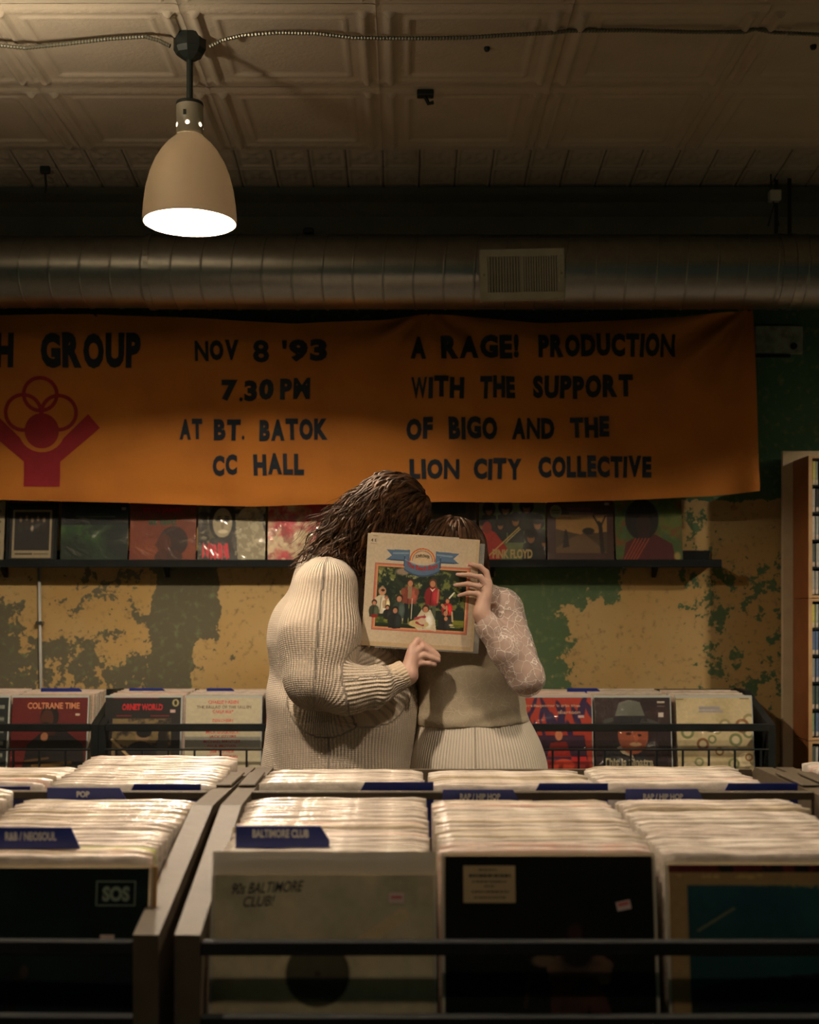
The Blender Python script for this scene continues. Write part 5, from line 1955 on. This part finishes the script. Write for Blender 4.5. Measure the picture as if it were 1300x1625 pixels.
def art_held():
    a = Art(260, (204, 188, 160))
    a.noise(4, 201, .4, .7, (196, 174, 142), k=.6).rect(0, .96, 1, 1, (194, 168, 130)).rect(.97, 0, 1, 1, (196, 174, 138))
    fx0, fy0, fx1, fy1 = .085, .262, .930, .850
    a.rect(fx0 - .004, fy0 - .004, fx1 + .004, fy1 + .004, (150, 84, 84)).rect(fx0, fy0, fx1, fy1, (204, 120, 92)).rect(fx0 + .014, fy0 + .014, fx1 - .014, fy1 - .014, (214, 160, 112))
    x0, y0, x1, y1 = fx0 + .030, fy0 + .030, fx1 - .030, fy1 - .030
    a.rect(x0 - .004, y0 - .004, x1 + .004, y1 + .004, (60, 30, 30)).rect(x0, y0, x1, y1, (24, 40, 26))
    bx_ = (x0, y0, x1, y0 + .36)
    a.noise(26, 205, .46, .6, (116, 122, 62), bx_, .95).noise(30, 206, .56, .66, (176, 172, 112), (x0, y0, x0 + .4, y0 + .25), .8).noise(14, 207, .52, .62, (16, 30, 20), bx_, .8)
    a.ell(.33, .325, .06, .03, (150, 130, 110), soft=.5)
    a.rect(x0, .735, x1, y1, (52, 70, 24)).noise(12, 208, .48, .62, (126, 128, 40), (x0, .73, x1, y1)).rect(x0, .79, x1, y1, (22, 38, 18)).noise(9, 209, .5, .6, (96, 100, 34), (x0, .77, x1, .80))
    W_, SK = (212, 200, 170), (196, 134, 98)
    a.figure(.405, .385, .40, (128, 62, 48), SK, (60, 40, 30), (20, 30, 32), w=1.15)
    a.poly([(.385, .45), (.425, .45), (.42, .56), (.39, .56)], (150, 130, 100)).ell(.345, .50, .02, .03, (140, 76, 56)).ell(.468, .50, .02, .03, (140, 76, 56)).line(.43, .56, .43, .74, .004, (200, 190, 160)).line(.36, .63, .355, .76, .004, (200, 190, 160))
    a.figure(.605, .375, .42, (134, 30, 36), SK, (90, 56, 38), (84, 92, 70), w=1.0)
    a.poly([(.58, .455), (.605, .49), (.63, .455), (.605, .468)], (230, 220, 190)).line(.66, .47, .655, .58, .008, (190, 120, 90))
    a.figure(.16, .475, .24, W_, (206, 150, 110), (196, 150, 112), seat=True, w=1.05).ell(.165, .50, .016, .012, (60, 34, 26))
    a.figure(.20, .545, .12, (200, 170, 130), SK, (120, 74, 50), seat=True)
    a.figure(.095, .59, .16, (60, 66, 48), SK, (28, 20, 16), seat=True).rect(.075, .72, .13, .745, (150, 30, 30))
    a.figure(.215, .63, .13, (24, 24, 26), SK, (30, 20, 16), seat=True)
    a.figure(.315, .53, .22, (54, 66, 60), SK, (40, 30, 22), seat=True, w=.9)
    a.figure(.285, .64, .20, (22, 26, 26), SK, (26, 18, 15), seat=True, w=1.1)
    a.poly([(.52, .65), (.60, .65), (.645, .74), (.66, .84), (.60, .83), (.50, .84), (.455, .80), (.475, .73)], W_).poly([(.50, .72), (.545, .70), (.56, .80), (.49, .79)], (176, 160, 128)).figure(.555, .61, .22, W_, SK, (50, 34, 26), seat=True, w=1.2)
    a.ell(.50, .78, .09, .035, (206, 186, 130)).line(.47, .735, .55, .715, .012, (170, 60, 70)).line(.48, .77, .54, .79, .010, (160, 54, 62)).ell(.53, .755, .035, .03, (214, 190, 160))
    a.figure(.745, .535, .16, (168, 34, 34), SK, (70, 40, 30), seat=True, w=1.1).line(.70, .60, .74, .64, .012, SK).line(.76, .535, .80, .485, .007, (236, 228, 205))
    a.figure(.735, .64, .19, (26, 28, 28), SK, (64, 38, 28), seat=True, w=1.2).ell(.74, .72, .016, .02, SK).line(.79, .66, .80, .74, .008, (200, 170, 130)).line(.74, .61, .745, .66, .008, (200, 150, 110))
    a.ell(.79, .775, .02, .01, (214, 200, 160)).rect(.78, .79, .82, .797, (200, 190, 160))
    # ribbon
    B_, BL, BD_ = (84, 112, 140), (128, 152, 170), (52, 74, 102)
    for sx_ in (0, 1):
        f_ = (lambda x: x) if not sx_ else (lambda x: 1.0 - x + .00)
        a.poly([(f_(.175), .135), (f_(.385), .128), (f_(.385), .232), (f_(.17), .228), (f_(.225), .185)], B_)
        a.line(f_(.24), .165, f_(.37), .158, .008, BL).line(f_(.2), .222, f_(.37), .224, .005, BD_)
    for k in range(40):
        t_ = k / 39
        x = .34 + .32 * t_
        y = .205 + .055 * (1 - (2 * t_ - 1) ** 2) - (.03 if k in (0, 39) else 0)
        a.rect(x - .005, y, x + .006, y + .10, B_ if k % 39 else BD_)
        a.rect(x - .005, y + .088, x + .006, y + .10, BD_).rect(x - .005, y, x + .006, y + .008, BL)
    for k, (r, col) in enumerate(((.115, (196, 96, 70)), (.104, (226, 178, 90)), (.094, (150, 130, 150)), (.084, (214, 188, 150)))):
        m = (np.hypot(a.U - .5, (a.V - .215) * 1.05) < r) & (a.V < .215 + .012 * np.cos((a.U - .5) * 9))
        a.put(m.astype(float), col)
    a.glyph('4 E', .03, .045, .085, .075, (90, 74, 60))
    a.line(.03, .09, .085, .09, .003, (170, 150, 120)).line(.05, .02, .085, .02, .003, (150, 130, 104))
    a.rect(.895, .222, .945, .258, (222, 196, 170)).rect(.905, .232, .935, .24, (190, 90, 80))
    return a


jk = link('jacket', cover_mesh('jacket', .3165, .3165, .004, art_held(), (206, 180, 140)), M['p_plain'], rec, world=False)
S3 = .3165
lx = lambda u_: (u_ - .5) * S3
lz = lambda v_: (1 - v_) * S3
lettering('SUNFLOWER', lx(.437), lx(.563), lz(.188), lz(.160), -.0024, M['ink'], jk, bold=.02, fn=lambda p: Vector((p.x, p.y, p.z - 9.0 * p.x * p.x)))
lettering('The Beach Boys', lx(.362), lx(.638), lz(.318), lz(.262), -.0024, mat('red_print', (.36, .035, .035), .6), jk, bold=.05, fn=lambda p: Vector((p.x, p.y, p.z + 6.0 * p.x * p.x)))
t = NT('clear_outer_bag')
t.put(t.b.inputs['Base Color'], (.55, .55, .5))
t.b.inputs['Roughness'].default_value = .12
t.b.inputs['Alpha'].default_value = .16
t.b.inputs['Coat Weight'].default_value = 1.0
t.put(t.b.inputs['Normal'], t.bump(t.noise(t.obj(), 12, 3, .5, 1.2), .6, .02))
M['clear'] = t.m
mb = MB().box(-.1585, .1735, .0024, .0030, -.0045, .306).box(.1585, .1735, -.0026, -.0020, -.0045, .306).box(-.12, .1735, -.0026, -.0020, -.0045, 0)
mb.build('plastic_bag', M['clear'], rec, world=False)
# a second sleeve edge peeks out behind the first at the top left
MB().box(-.150, .1, .0032, .0044, .02, .3195).build('inner_sleeve', M['slv'][1], rec, world=False)

# ---- the long-haired person in the knit sweater
man = empty('person', P(540, 1222, 3.68) * 1, 'person with long wavy dark hair in a cream ribbed sweater, holding up a record', 'person')
man.location.z = 0
Cm = P(622, 824, 3.66)
hp, hs, qm, Rm = head_prims(Cm, (.93, 0, -.36), 1.0)
wr = P(648, 1071, 3.425)
shoulder_n, elbow_n = P(514, 935, 3.47), P(503, 1075, 3.415)
fs_ = lambda a: [P(*x) for x in a]
DR = 3.450
body = hp + [cap(qm(-.045, 0, -.07), P(556, 912, 3.665), .058, .066, .03),
             cap(P(536, 925, 3.68), P(512, 1010, 3.68), .11, .135, .05, 1.1), cap(P(512, 1010, 3.68), P(540, 1130, 3.68), .135, .20, .05, 1.05), cap(P(540, 1130, 3.68), P(535, 1260, 3.68), .20, .17, .05, 1.05),
             cap(P(516, 935, 3.50), P(516, 935, 3.86), .07, .07, .04),
             cap(shoulder_n, elbow_n, .070, .052, .02), cap(elbow_n, P(590, 1090, 3.405), .050, .036, .02), cap(P(590, 1090, 3.405), wr, .036, .029, .02),
             cap(P(516, 935, 3.88), P(560, 1075, 3.97), .070, .050, .02), cap(P(560, 1075, 3.97), P(668, 1090, 3.90), .048, .030, .02)]
for sd_ in (-1, 1):
    hipx = P(538, 1260, 3.68)
    kx = Vector((hipx.x + .02, 3.68 + sd_ * .11, .50))
    body += [cap((hipx.x, 3.68 + sd_ * .10, .86), kx, .105, .065, .05), cap(kx, (hipx.x - .02, 3.68 + sd_ * .12, .10), .060, .040, .03), cap((hipx.x - .03, 3.68 + sd_ * .12, .05), (hipx.x + .14, 3.68 + sd_ * .13, .035), .035, .03, .02)]
# near hand: back of the hand towards the camera, fingers across the lower edge of the sleeve
mc = fs_([(654, 1028, 3.438), (657, 1037, 3.434), (657, 1047, 3.434), (654, 1057, 3.436)])
for p_ in mc:
    body.append(cap(wr.lerp(P(645, 1064, 3.43), .3), p_, .019, .0115, .012))
body.append(cap(P(650, 1060, 3.437), P(655, 1040, 3.439), .018, .015, .012))
body += finger([mc[0], *fs_([(663, 1016, 3.446), (679, 1027, 3.452), (692, 1037, 3.455)])], .0104, .0078)
body += finger([mc[1], *fs_([(671, 1027, 3.438), (685, 1035, 3.445), (696, 1041.5, 3.450)])], .0102, .0076)
body += finger([mc[2], *fs_([(672, 1040, 3.434), (685, 1044, 3.440), (696, 1048, 3.446)])], .0098, .0072)
body += finger([mc[3], *fs_([(669, 1052, 3.434), (681, 1053, 3.440), (690, 1055, 3.445)])], .0090, .0066)
body += finger(fs_([(650, 1062, 3.445), (657, 1046, 3.472), (664, 1028, 3.488), (669, 1014, 3.490)]), .0130, .0090)
body += [cap(P(668, 1090, 3.90), P(690, 1088, 3.89), .028, .022, .02)]
for k in range(4):
    body += finger(fs_([(692, 1080 + 6 * k, 3.885), (706, 1079 + 6.5 * k, 3.875), (716, 1080 + 7 * k, 3.862)]), .0095, .0075)
me, V = skin_mesh('body', body, .0042, subs=hs)
mbd = link('body', me, M['skin_m'], man, True)
face_parts(mbd, qm, 1.0, M['shoe'])

# sweater: torso, both sleeves, folds at the elbow and a bunched roll above the cuff
swp = [cap(P(547, 893, 3.67), P(536, 912, 3.68), .078, .10, .05, 1.05),
       cap(P(533, 918, 3.68), P(511, 1010, 3.68), .105, .150, .06, 1.12), cap(P(511, 1010, 3.68), P(543, 1128, 3.68), .150, .221, .06, 1.04), cap(P(543, 1128, 3.68), P(536, 1230, 3.68), .221, .217, .05, 1.04),
       cap(P(536, 1230, 3.68), P(540, 1340, 3.68), .217, .195, .05, 1.04), ell(P(572, 1050, 3.67), (.135, .19, .14), .08),
       cap(P(520, 930, 3.53), P(520, 930, 3.83), .088, .088, .05),
       cap(P(515, 942, 3.475), P(507, 1010, 3.44), .094, .110, .03), cap(P(507, 1010, 3.44), P(503, 1072, 3.415), .110, .094, .03),
       cap(P(503, 1077, 3.41), P(548, 1095, 3.400), .090, .068, .016), cap(P(548, 1095, 3.400), P(598, 1088, 3.405), .068, .056, .02), cap(P(598, 1088, 3.405), P(648, 1068, 3.425), .046, .036, .012),
       cap(P(516, 935, 3.86), P(560, 1075, 3.97), .090, .075, .03), cap(P(560, 1075, 3.97), P(662, 1090, 3.905), .070, .040, .03)]
folds = []
ey_ = lambda x, y, d: P(x, y, d)
for (pts, r) in ((((545, 1060, 3.372), (538, 1072, 3.350), (524, 1084, 3.345), (505, 1092, 3.345)), .013), (((556, 1062, 3.372), (554, 1076, 3.350), (544, 1090, 3.345), (528, 1104, 3.352)), .010),
                 (((570, 1064, 3.375), (572, 1078, 3.356), (566, 1094, 3.350), (552, 1108, 3.358)), .010), (((582, 1066, 3.378), (586, 1080, 3.362), (582, 1096, 3.358), (570, 1110, 3.364)), .008),
                 (((598, 1061, 3.395), (607, 1067, 3.375), (613, 1079, 3.362), (614, 1092, 3.362), (609, 1106, 3.370), (596, 1120, 3.39)), .0135),
                 (((549, 1058, 3.385), (535, 1064, 3.362), (515, 1072, 3.35)), .012)):
    q_ = [P(*p_) for p_ in pts]
    for a_, b_ in zip(q_[:-1], q_[1:]):
        folds.append(cap(a_, b_, r, r * .9, .014))
swp += folds
wd = (P(657, 1066, 3.425) - P(598, 1088, 3.405)).normalized()
cutp = P(641, 1069, 3.422)


def wr_m(x, y, z):
    return (.0028 * np.sin(x * 31 + 1.3 * np.sin(z * 17)) * np.sin(z * 9 + y * 7) + .0015 * np.sin(z * 47 + x * 29) * np.exp(-((z - 1.25) / .25) ** 2)
            + .006 * np.exp(-((x + .36 + (z - .95) * .35) / .03) ** 2) * np.exp(-((z - .98) / .12) ** 2))


me, V = skin_mesh('sweater', swp, .0055, cuts=[((0, 0, P(0, 1335, 3.68).z), (0, 0, -1)), ], wrinkle=wr_m)
# open the near cuff: drop the faces past the cuff plane
bm = bmesh.new()
bm.from_mesh(me)
kill = [f_ for f_ in bm.faces if (f_.calc_center_median() - cutp).dot(wd) > 0 and (f_.calc_center_median() - cutp).length < .09]
bmesh.ops.delete(bm, geom=kill, context='FACES')
bm.to_mesh(me)
bm.free()
V = np.array([v_.co[:] for v_ in me.vertices])
knit_uv(me, V, [((-.21, 3.68, .6), (-.21, 3.68, 1.55), .215, (0, 1, 0), .17),
                (P(518, 905, 3.50), P(503, 1078, 3.415), .095, (0, 1, 0), .10), (P(503, 1078, 3.41), P(650, 1067, 3.425), .066, (0, 1, 0), .07),
                (P(516, 935, 3.88), P(560, 1075, 3.97), .09, (0, -1, 0), .09), (P(560, 1075, 3.97), P(662, 1090, 3.90), .07, (0, -1, 0), .07)])
link('sweater', me, M['sweater'], man, True)
# cuff: ribbed band
ca, cb_ = P(622, 1078, 3.413), P(643, 1068.5, 3.423)
mb = MB()
ns, no = 96, 7
vs_, fcs = [], []
ax_ = (cb_ - ca)
u_ = ax_.normalized().orthogonal().normalized()
w_ = ax_.normalized().cross(u_)
for j in range(no):
    for k in range(ns):
        an = 2 * math.pi * k / ns
        rr_ = .0395 - .002 * math.sin(j / (no - 1) * math.pi) + .0013 * math.sin(an * 24) - (.003 if j == no - 1 else 0)
        vs_.append(ca + ax_ * (j / (no - 1)) + (u_ * math.cos(an) + w_ * math.sin(an)) * rr_)
for j in range(no - 1):
    for k in range(ns):
        fcs.append((j * ns + k, j * ns + (k + 1) % ns, (j + 1) * ns + (k + 1) % ns, (j + 1) * ns + k))
mb.add(vs_, fcs).build('cuff', mat('cream_knit_plain', (.64, .51, .36), .85), man, True)
# trousers and shoes
tp_ = [cap((-.185, 3.68, 1.0), (-.185, 3.68, .88), .17, .175, .05, 1.15)]
sp_ = []
for sd_ in (-1, 1):
    tp_ += [cap((-.185, 3.68 + sd_ * .10, .88), (-.165, 3.68 + sd_ * .115, .50), .125, .085, .05), cap((-.165, 3.68 + sd_ * .115, .50), (-.205, 3.68 + sd_ * .125, .07), .085, .065, .04)]
    me, V = skin_mesh('shoe', [cap((-.215, 3.68 + sd_ * .13, .055), (-.06, 3.68 + sd_ * .14, .04), .050, .042, .03), cap((-.205, 3.68 + sd_ * .13, .05), (-.20, 3.68 + sd_ * .13, .11), .048, .05, .03)], .007,
                      cuts=[((0, 0, .001), (0, 0, -1)), ((0, 0, .125), (0, 0, 1))])
    link('shoe', me, M['shoe'], man, True)
me, V = skin_mesh('trousers', tp_, .008, cuts=[((0, 0, .06), (0, 0, -1))])
link('trousers', me, M['trouser'], man, True)

# hair of the person on the left
Rt = Rm.transposed()
hc = Vector(Cm)


def roots_m(rs):
    while True:
        d_ = Vector((rs.gauss(0, 1), rs.gauss(0, 1), rs.gauss(0, 1))).normalized()
        if d_.z < -.45: continue
        if d_.x > .62 and d_.z < .35: continue                     # face
        if d_.x > .38 and d_.z < .0: continue
        p = qm(-.012 + .097 * d_.x, .077 * d_.y, .028 + .091 * d_.z)
        nn = (Rm @ Vector((d_.x / .098, d_.y / .077, d_.z / .092))).normalized()
        return p, nn


coll_m = [(qm(-.010, 0, .026), (.110, .092, .106)), (Vector(P(533, 935, 3.68)), (.150, .25, .135)), (Vector(P(556, 912, 3.67)), (.075, .085, .09))]
ctr = qm(0, 0, .03)


def pull_m(p):
    # swept back from the face, then hanging over the shoulders
    back = Vector((-.66, (p.y - ctr.y) * 1.5, -.80))
    dn = Vector((-.50, (p.y - ctr.y) * .6, -1.0))
    h_ = (p.z - ctr.z) / .1
    w_ = min(1, max(0, .5 - h_ * .8))
    if p.x > ctr.x + .02:
        return (Vector((-.75, (p.y - ctr.y) * 5, -.12)) * (1 - w_) + Vector((-.35, (p.y - ctr.y) * 1, -1)) * w_).normalized()
    return (back * (1 - w_) + dn * w_).normalized()


strands('hair', roots_m, coll_m, 430, 20, .0135, pull_m, .0080, 6, .0085, M['hair_m'], man, 11, spread=.22, lift=.22, lens=(.75, 1.1))
strands('loose_strands', roots_m, coll_m, 1500, 22, .013, pull_m, .0014, 3, .0085, M['hair_m'], man, 12, spread=.30, lift=.35, lens=(.7, 1.15))
# skull cap of hair so no scalp shows
me, V = skin_mesh('hair_cap', [ell(qm(-.016, 0, .033), (.106, .087, .100), .02, Rm), ell(qm(-.06, 0, -.03), (.07, .075, .09), .03, Rm)], .006,
                  subs=[ell(qm(.105, 0, -.045), (.072, .10, .085), .02, Rm)])
link('hair_cap', me, M['hair_m'], man, True)
# glasses and earring
gl = MB()
for sd_ in (-1, 1):
    gl.tube([qm(.105, sd_ * .033 + .021 * math.cos(a_), .002 + .017 * math.sin(a_)) for a_ in [i * math.pi / 10 for i in range(21)]], .0011, 6)
    gl.tube([qm(.103, sd_ * .054, .006), qm(.06, sd_ * .074, .008), qm(.0, sd_ * .086, .006)], .0011, 6)
gl.tube([qm(.106, -.012, .004), qm(.109, 0, .007), qm(.106, .012, .004)], .0011, 6)
gl.build('glasses', M['silver'], man, True)
ep = P(631, 829, 3.555)
MB().tube([ep + Vector((.006 * math.cos(a_), 0, .010 * math.sin(a_))) for a_ in [i * math.pi / 8 for i in range(17)]], .0011, 6).build('earring', M['silver'], man, True)

# ---- the person in lace
wom = empty('person', (P(750, 1222, 3.66).x, 3.66, 0), 'person in an ivory ribbed skirt and lace top, gripping the right side of the record', 'person')
Cw = P(713, 883, 3.63)
hp, hs, qw, Rw = head_prims(Cw, (-.96, 0, .22), .92)
wr = P(764, 974, 3.430)
body = hp + [cap(qw(-.035, 0, -.08), P(748, 950, 3.65), .046, .052, .03),
             cap(P(752, 968, 3.66), P(747, 1060, 3.66), .088, .135, .05, 1.05), cap(P(747, 1060, 3.66), P(748, 1140, 3.66), .135, .145, .05, .98), cap(P(748, 1140, 3.66), P(757, 1240, 3.66), .145, .185, .05, .98),
             ell(P(702, 1018, 3.59), (.075, .07, .075), .05), ell(P(702, 1018, 3.73), (.075, .07, .075), .05),
             cap(P(775, 964, 3.56), P(768, 964, 3.78), .052, .052, .04),
             cap(P(795, 965, 3.520), P(835, 1073, 3.455), .052, .045, .02), cap(P(835, 1075, 3.452), P(803, 1030, 3.440), .047, .042, .02), cap(P(803, 1030, 3.440), wr, .042, .0245, .02),
             cap(P(768, 964, 3.80), P(705, 1050, 3.90), .050, .042, .02), cap(P(705, 1050, 3.90), P(640, 1010, 3.90), .040, .026, .02)]
for sd_ in (-1, 1):
    body += [cap((.22, 3.66 + sd_ * .085, .86), (.20, 3.66 + sd_ * .085, .48), .10, .058, .05), cap((.20, 3.66 + sd_ * .085, .48), (.22, 3.66 + sd_ * .085, .09), .055, .034, .03), cap((.23, 3.66 + sd_ * .085, .045), (.09, 3.66 + sd_ * .09, .03), .03, .024, .02)]
mc = fs_([(776, 925, 3.452), (776, 933, 3.442), (773, 943, 3.438), (767, 952, 3.440)])
for p_ in mc:
    body.append(cap(wr.lerp(P(766, 960, 3.435), .4), p_, .0155, .0098, .012))
body.append(cap(P(766, 962, 3.440), P(770, 940, 3.447), .0165, .012, .012))
fw = [[mc[0], *fs_([(772, 908, 3.456), (762, 899, 3.456), (749, 896, 3.458)])],
      [mc[1], *fs_([(763, 916, 3.442), (746, 912.5, 3.448), (729, 912, 3.457)])],
      [mc[2], *fs_([(760, 930, 3.436), (743, 926.5, 3.443), (725, 928.5, 3.456)])],
      [mc[3], *fs_([(757, 942, 3.438), (744, 941, 3.445), (731, 944.5, 3.457)])]]
for q_, (ra, rb) in zip(fw, ((.0092, .0066), (.0092, .0064), (.0090, .0063), (.0084, .0060))):
    body += finger(q_, ra, rb)
body += finger(fs_([(762, 962, 3.447), (757, 948, 3.478), (748, 934, 3.490), (740, 925, 3.489)]), .0115, .0080)
body += [cap(P(640, 1010, 3.90), P(622, 1000, 3.90), .024, .020, .02)]
for k in range(4):
    body += finger(fs_([(622, 992 + 6 * k, 3.90), (608, 988 + 6.5 * k, 3.898), (598, 986 + 7 * k, 3.892)]), .0085, .0065)
me, V = skin_mesh('body', body, .0040, subs=hs)
wbd = link('body', me, M['skin_w'], wom, True)
face_parts(wbd, qw, .92, M['shoe'])
for q_ in fw:
    tip, pre = q_[-1], q_[-2]
    dr_ = (tip - pre).normalized()
    nrm = Vector((0, -1, 0))
    c_ = tip + dr_ * .0035 + nrm * .0046 + Vector((0, 0, .0006))
    b = bmesh.new()
    bmesh.ops.create_uvsphere(b, u_segments=12, v_segments=8, radius=1)
    sd_ = dr_.cross(nrm).normalized()
    up_ = sd_.cross(dr_).normalized()
    R_ = Matrix((dr_ * .0075, sd_ * .0048, up_ * .0016)).transposed().to_4x4()
    me = bpy.data.meshes.new('fingernail')
    b.to_mesh(me)
    b.free()
    me.transform(Matrix.Translation(c_) @ R_)
    link('fingernail', me, M['nail'], wbd, True)
# ring on the third finger
rp, rq = fw[2][0], fw[2][1]
c_ = rp.lerp(rq, .78)
ax_ = (rq - rp).normalized()
u_ = ax_.orthogonal().normalized()
w_ = ax_.cross(u_)
rg = MB().tube([c_ + (u_ * math.cos(a_) + w_ * math.sin(a_)) * .0100 for a_ in [i * math.pi / 12 for i in range(25)]], .0009, 6).build('ring', M['gold'], wom, True)
b = bmesh.new()
bmesh.ops.create_icosphere(b, subdivisions=1, radius=.0026)
me = bpy.data.meshes.new('stone')
b.to_mesh(me)
b.free()
me.transform(Matrix.Translation(c_ + Vector((-.002, -.0108, .001))))
link('stone', me, M['silver'], rg)

# lace top: near sleeve in open lace, body over a lining
slp = [cap(P(782, 962, 3.535), P(797, 967, 3.520), .058, .0565, .02), cap(P(797, 967, 3.520), P(836, 1075, 3.452), .0565, .0495, .02), cap(P(835, 1077, 3.449), P(803, 1031, 3.438), .0505, .0455, .015),
       cap(P(803, 1031, 3.438), P(776, 996, 3.432), .0455, .034, .02), cap(P(776, 996, 3.432), P(764, 974, 3.43), .034, .028, .015),
       cap(P(783, 1013, 3.408), P(768, 1000, 3.404), .008, .007, .01), cap(P(790, 1004, 3.402), P(776, 986, 3.404), .006, .006, .01)]
me, V = skin_mesh('lace_sleeve', slp, .0045, wrinkle=lambda x, y, z: .0012 * np.sin(z * 140 + x * 90) * np.sin(x * 110))
wdir = (P(764, 974, 3.43) - P(803, 1031, 3.438)).normalized()
cp = P(768, 979, 3.431)
bm = bmesh.new()
bm.from_mesh(me)
kill = [f_ for f_ in bm.faces if (f_.calc_center_median() - cp).dot(wdir) > 0 and (f_.calc_center_median() - cp).length < .06]
bmesh.ops.delete(bm, geom=kill, context='FACES')
bm.to_mesh(me)
bm.free()
link('lace_sleeve', me, M['lace'], wom, True)
bp = [cap(P(753, 968, 3.66), P(747, 1060, 3.66), .096, .150, .05, 1.05), cap(P(747, 1060, 3.66), P(748, 1140, 3.66), .150, .1595, .05, .98), cap(P(748, 1140, 3.66), P(752, 1175, 3.66), .1595, .175, .03, .98),
      ell(P(700, 1018, 3.59), (.083, .078, .083), .05), ell(P(700, 1018, 3.73), (.083, .078, .083), .05),
      cap(P(773, 966, 3.58), P(766, 966, 3.76), .060, .060, .04), cap(P(768, 964, 3.80), P(705, 1050, 3.90), .054, .046, .02), cap(P(705, 1050, 3.90), P(646, 1014, 3.90), .044, .030, .02)]
me, V = skin_mesh('lace_top', bp, .0055, cuts=[(P(745, 1156, 3.5), (.03, 0, -1)), (P(750, 928, 3.6), (0, 0, 1))],
                  wrinkle=lambda x, y, z: .0022 * np.sin(z * 95 + 3 * np.sin(x * 14)) * np.exp(-((z - 1.075) / .035) ** 2) + .0012 * np.sin(x * 60 + z * 20))
link('lace_top', me, M['bodice'], wom, True)
kp = [cap(P(748, 1135, 3.66), P(757, 1222, 3.66), .157, .200, .04, .97), cap(P(757, 1222, 3.66), P(760, 1320, 3.66), .200, .212, .04, .96), cap(P(760, 1320, 3.66), (.226, 3.66, .10), .212, .225, .05, .96)]
me, V = skin_mesh('skirt', kp, .006, cuts=[(P(745, 1149, 3.5), (0, 0, 1)), ((0, 0, .09), (0, 0, -1))], wrinkle=lambda x, y, z: .004 * np.sin(x * 40 + y * 30) * np.clip((.9 - z) / .5, 0, 1))
knit_uv(me, V, [((.212, 3.66, 0), (.205, 3.66, 1.3), .185, (0, 1, 0), 0)])
link('skirt', me, M['skirt'], wom, True)
for sd_ in (-1, 1):
    me, V = skin_mesh('shoe', [cap((.235, 3.66 + sd_ * .085, .045), (.085, 3.66 + sd_ * .09, .033), .042, .034, .03)], .006, cuts=[((0, 0, .001), (0, 0, -1)), ((0, 0, .075), (0, 0, 1))])
    link('shoe', me, M['shoe'], wom, True)


def roots_w(rs):
    while True:
        d_ = Vector((rs.gauss(0, 1), rs.gauss(0, 1), rs.gauss(0, 1))).normalized()
        if d_.z < -.35: continue
        if d_.x > .72 and d_.z < .45: continue
        if d_.x > .45 and d_.z < .0: continue
        p = qw(-.012 + .097 * d_.x, .077 * d_.y, .028 + .091 * d_.z)
        return p, (Rw @ Vector((d_.x / .098, d_.y / .077, d_.z / .092))).normalized()


cw = qw(0, 0, .03)


def pull_w(p):
    if p.x < cw.x - .012:                                         # fringe combed to the forehead
        return Vector((-.55, (p.y - cw.y) * 4, -1)).normalized()
    return Vector((-.10, (p.y - cw.y) * -1.0, -1)).normalized()


coll_w = [(qw(-.006, 0, .026), (.095, .082, .095))]
strands('hair', roots_w, coll_w, 380, 18, .014, pull_w, .0070, 5, .0018, M['hair_w'], wom, 21, spread=.08, lift=.3, lens=(.55, .8))
strands('loose_strands', roots_w, coll_w, 900, 18, .014, pull_w, .0012, 3, .003, M['hair_w'], wom, 22, spread=.14, lift=.4, lens=(.55, .8))
me, V = skin_mesh('hair_cap', [ell(qw(-.012, 0, .030), (.096, .080, .094), .02, Rw), ell(qw(-.04, 0, -.03), (.060, .068, .09), .03, Rw)], .006,
                  subs=[ell(qw(.100, 0, -.040), (.060, .10, .085), .02, Rw)])
link('hair_cap', me, M['hair_w'], wom, True)
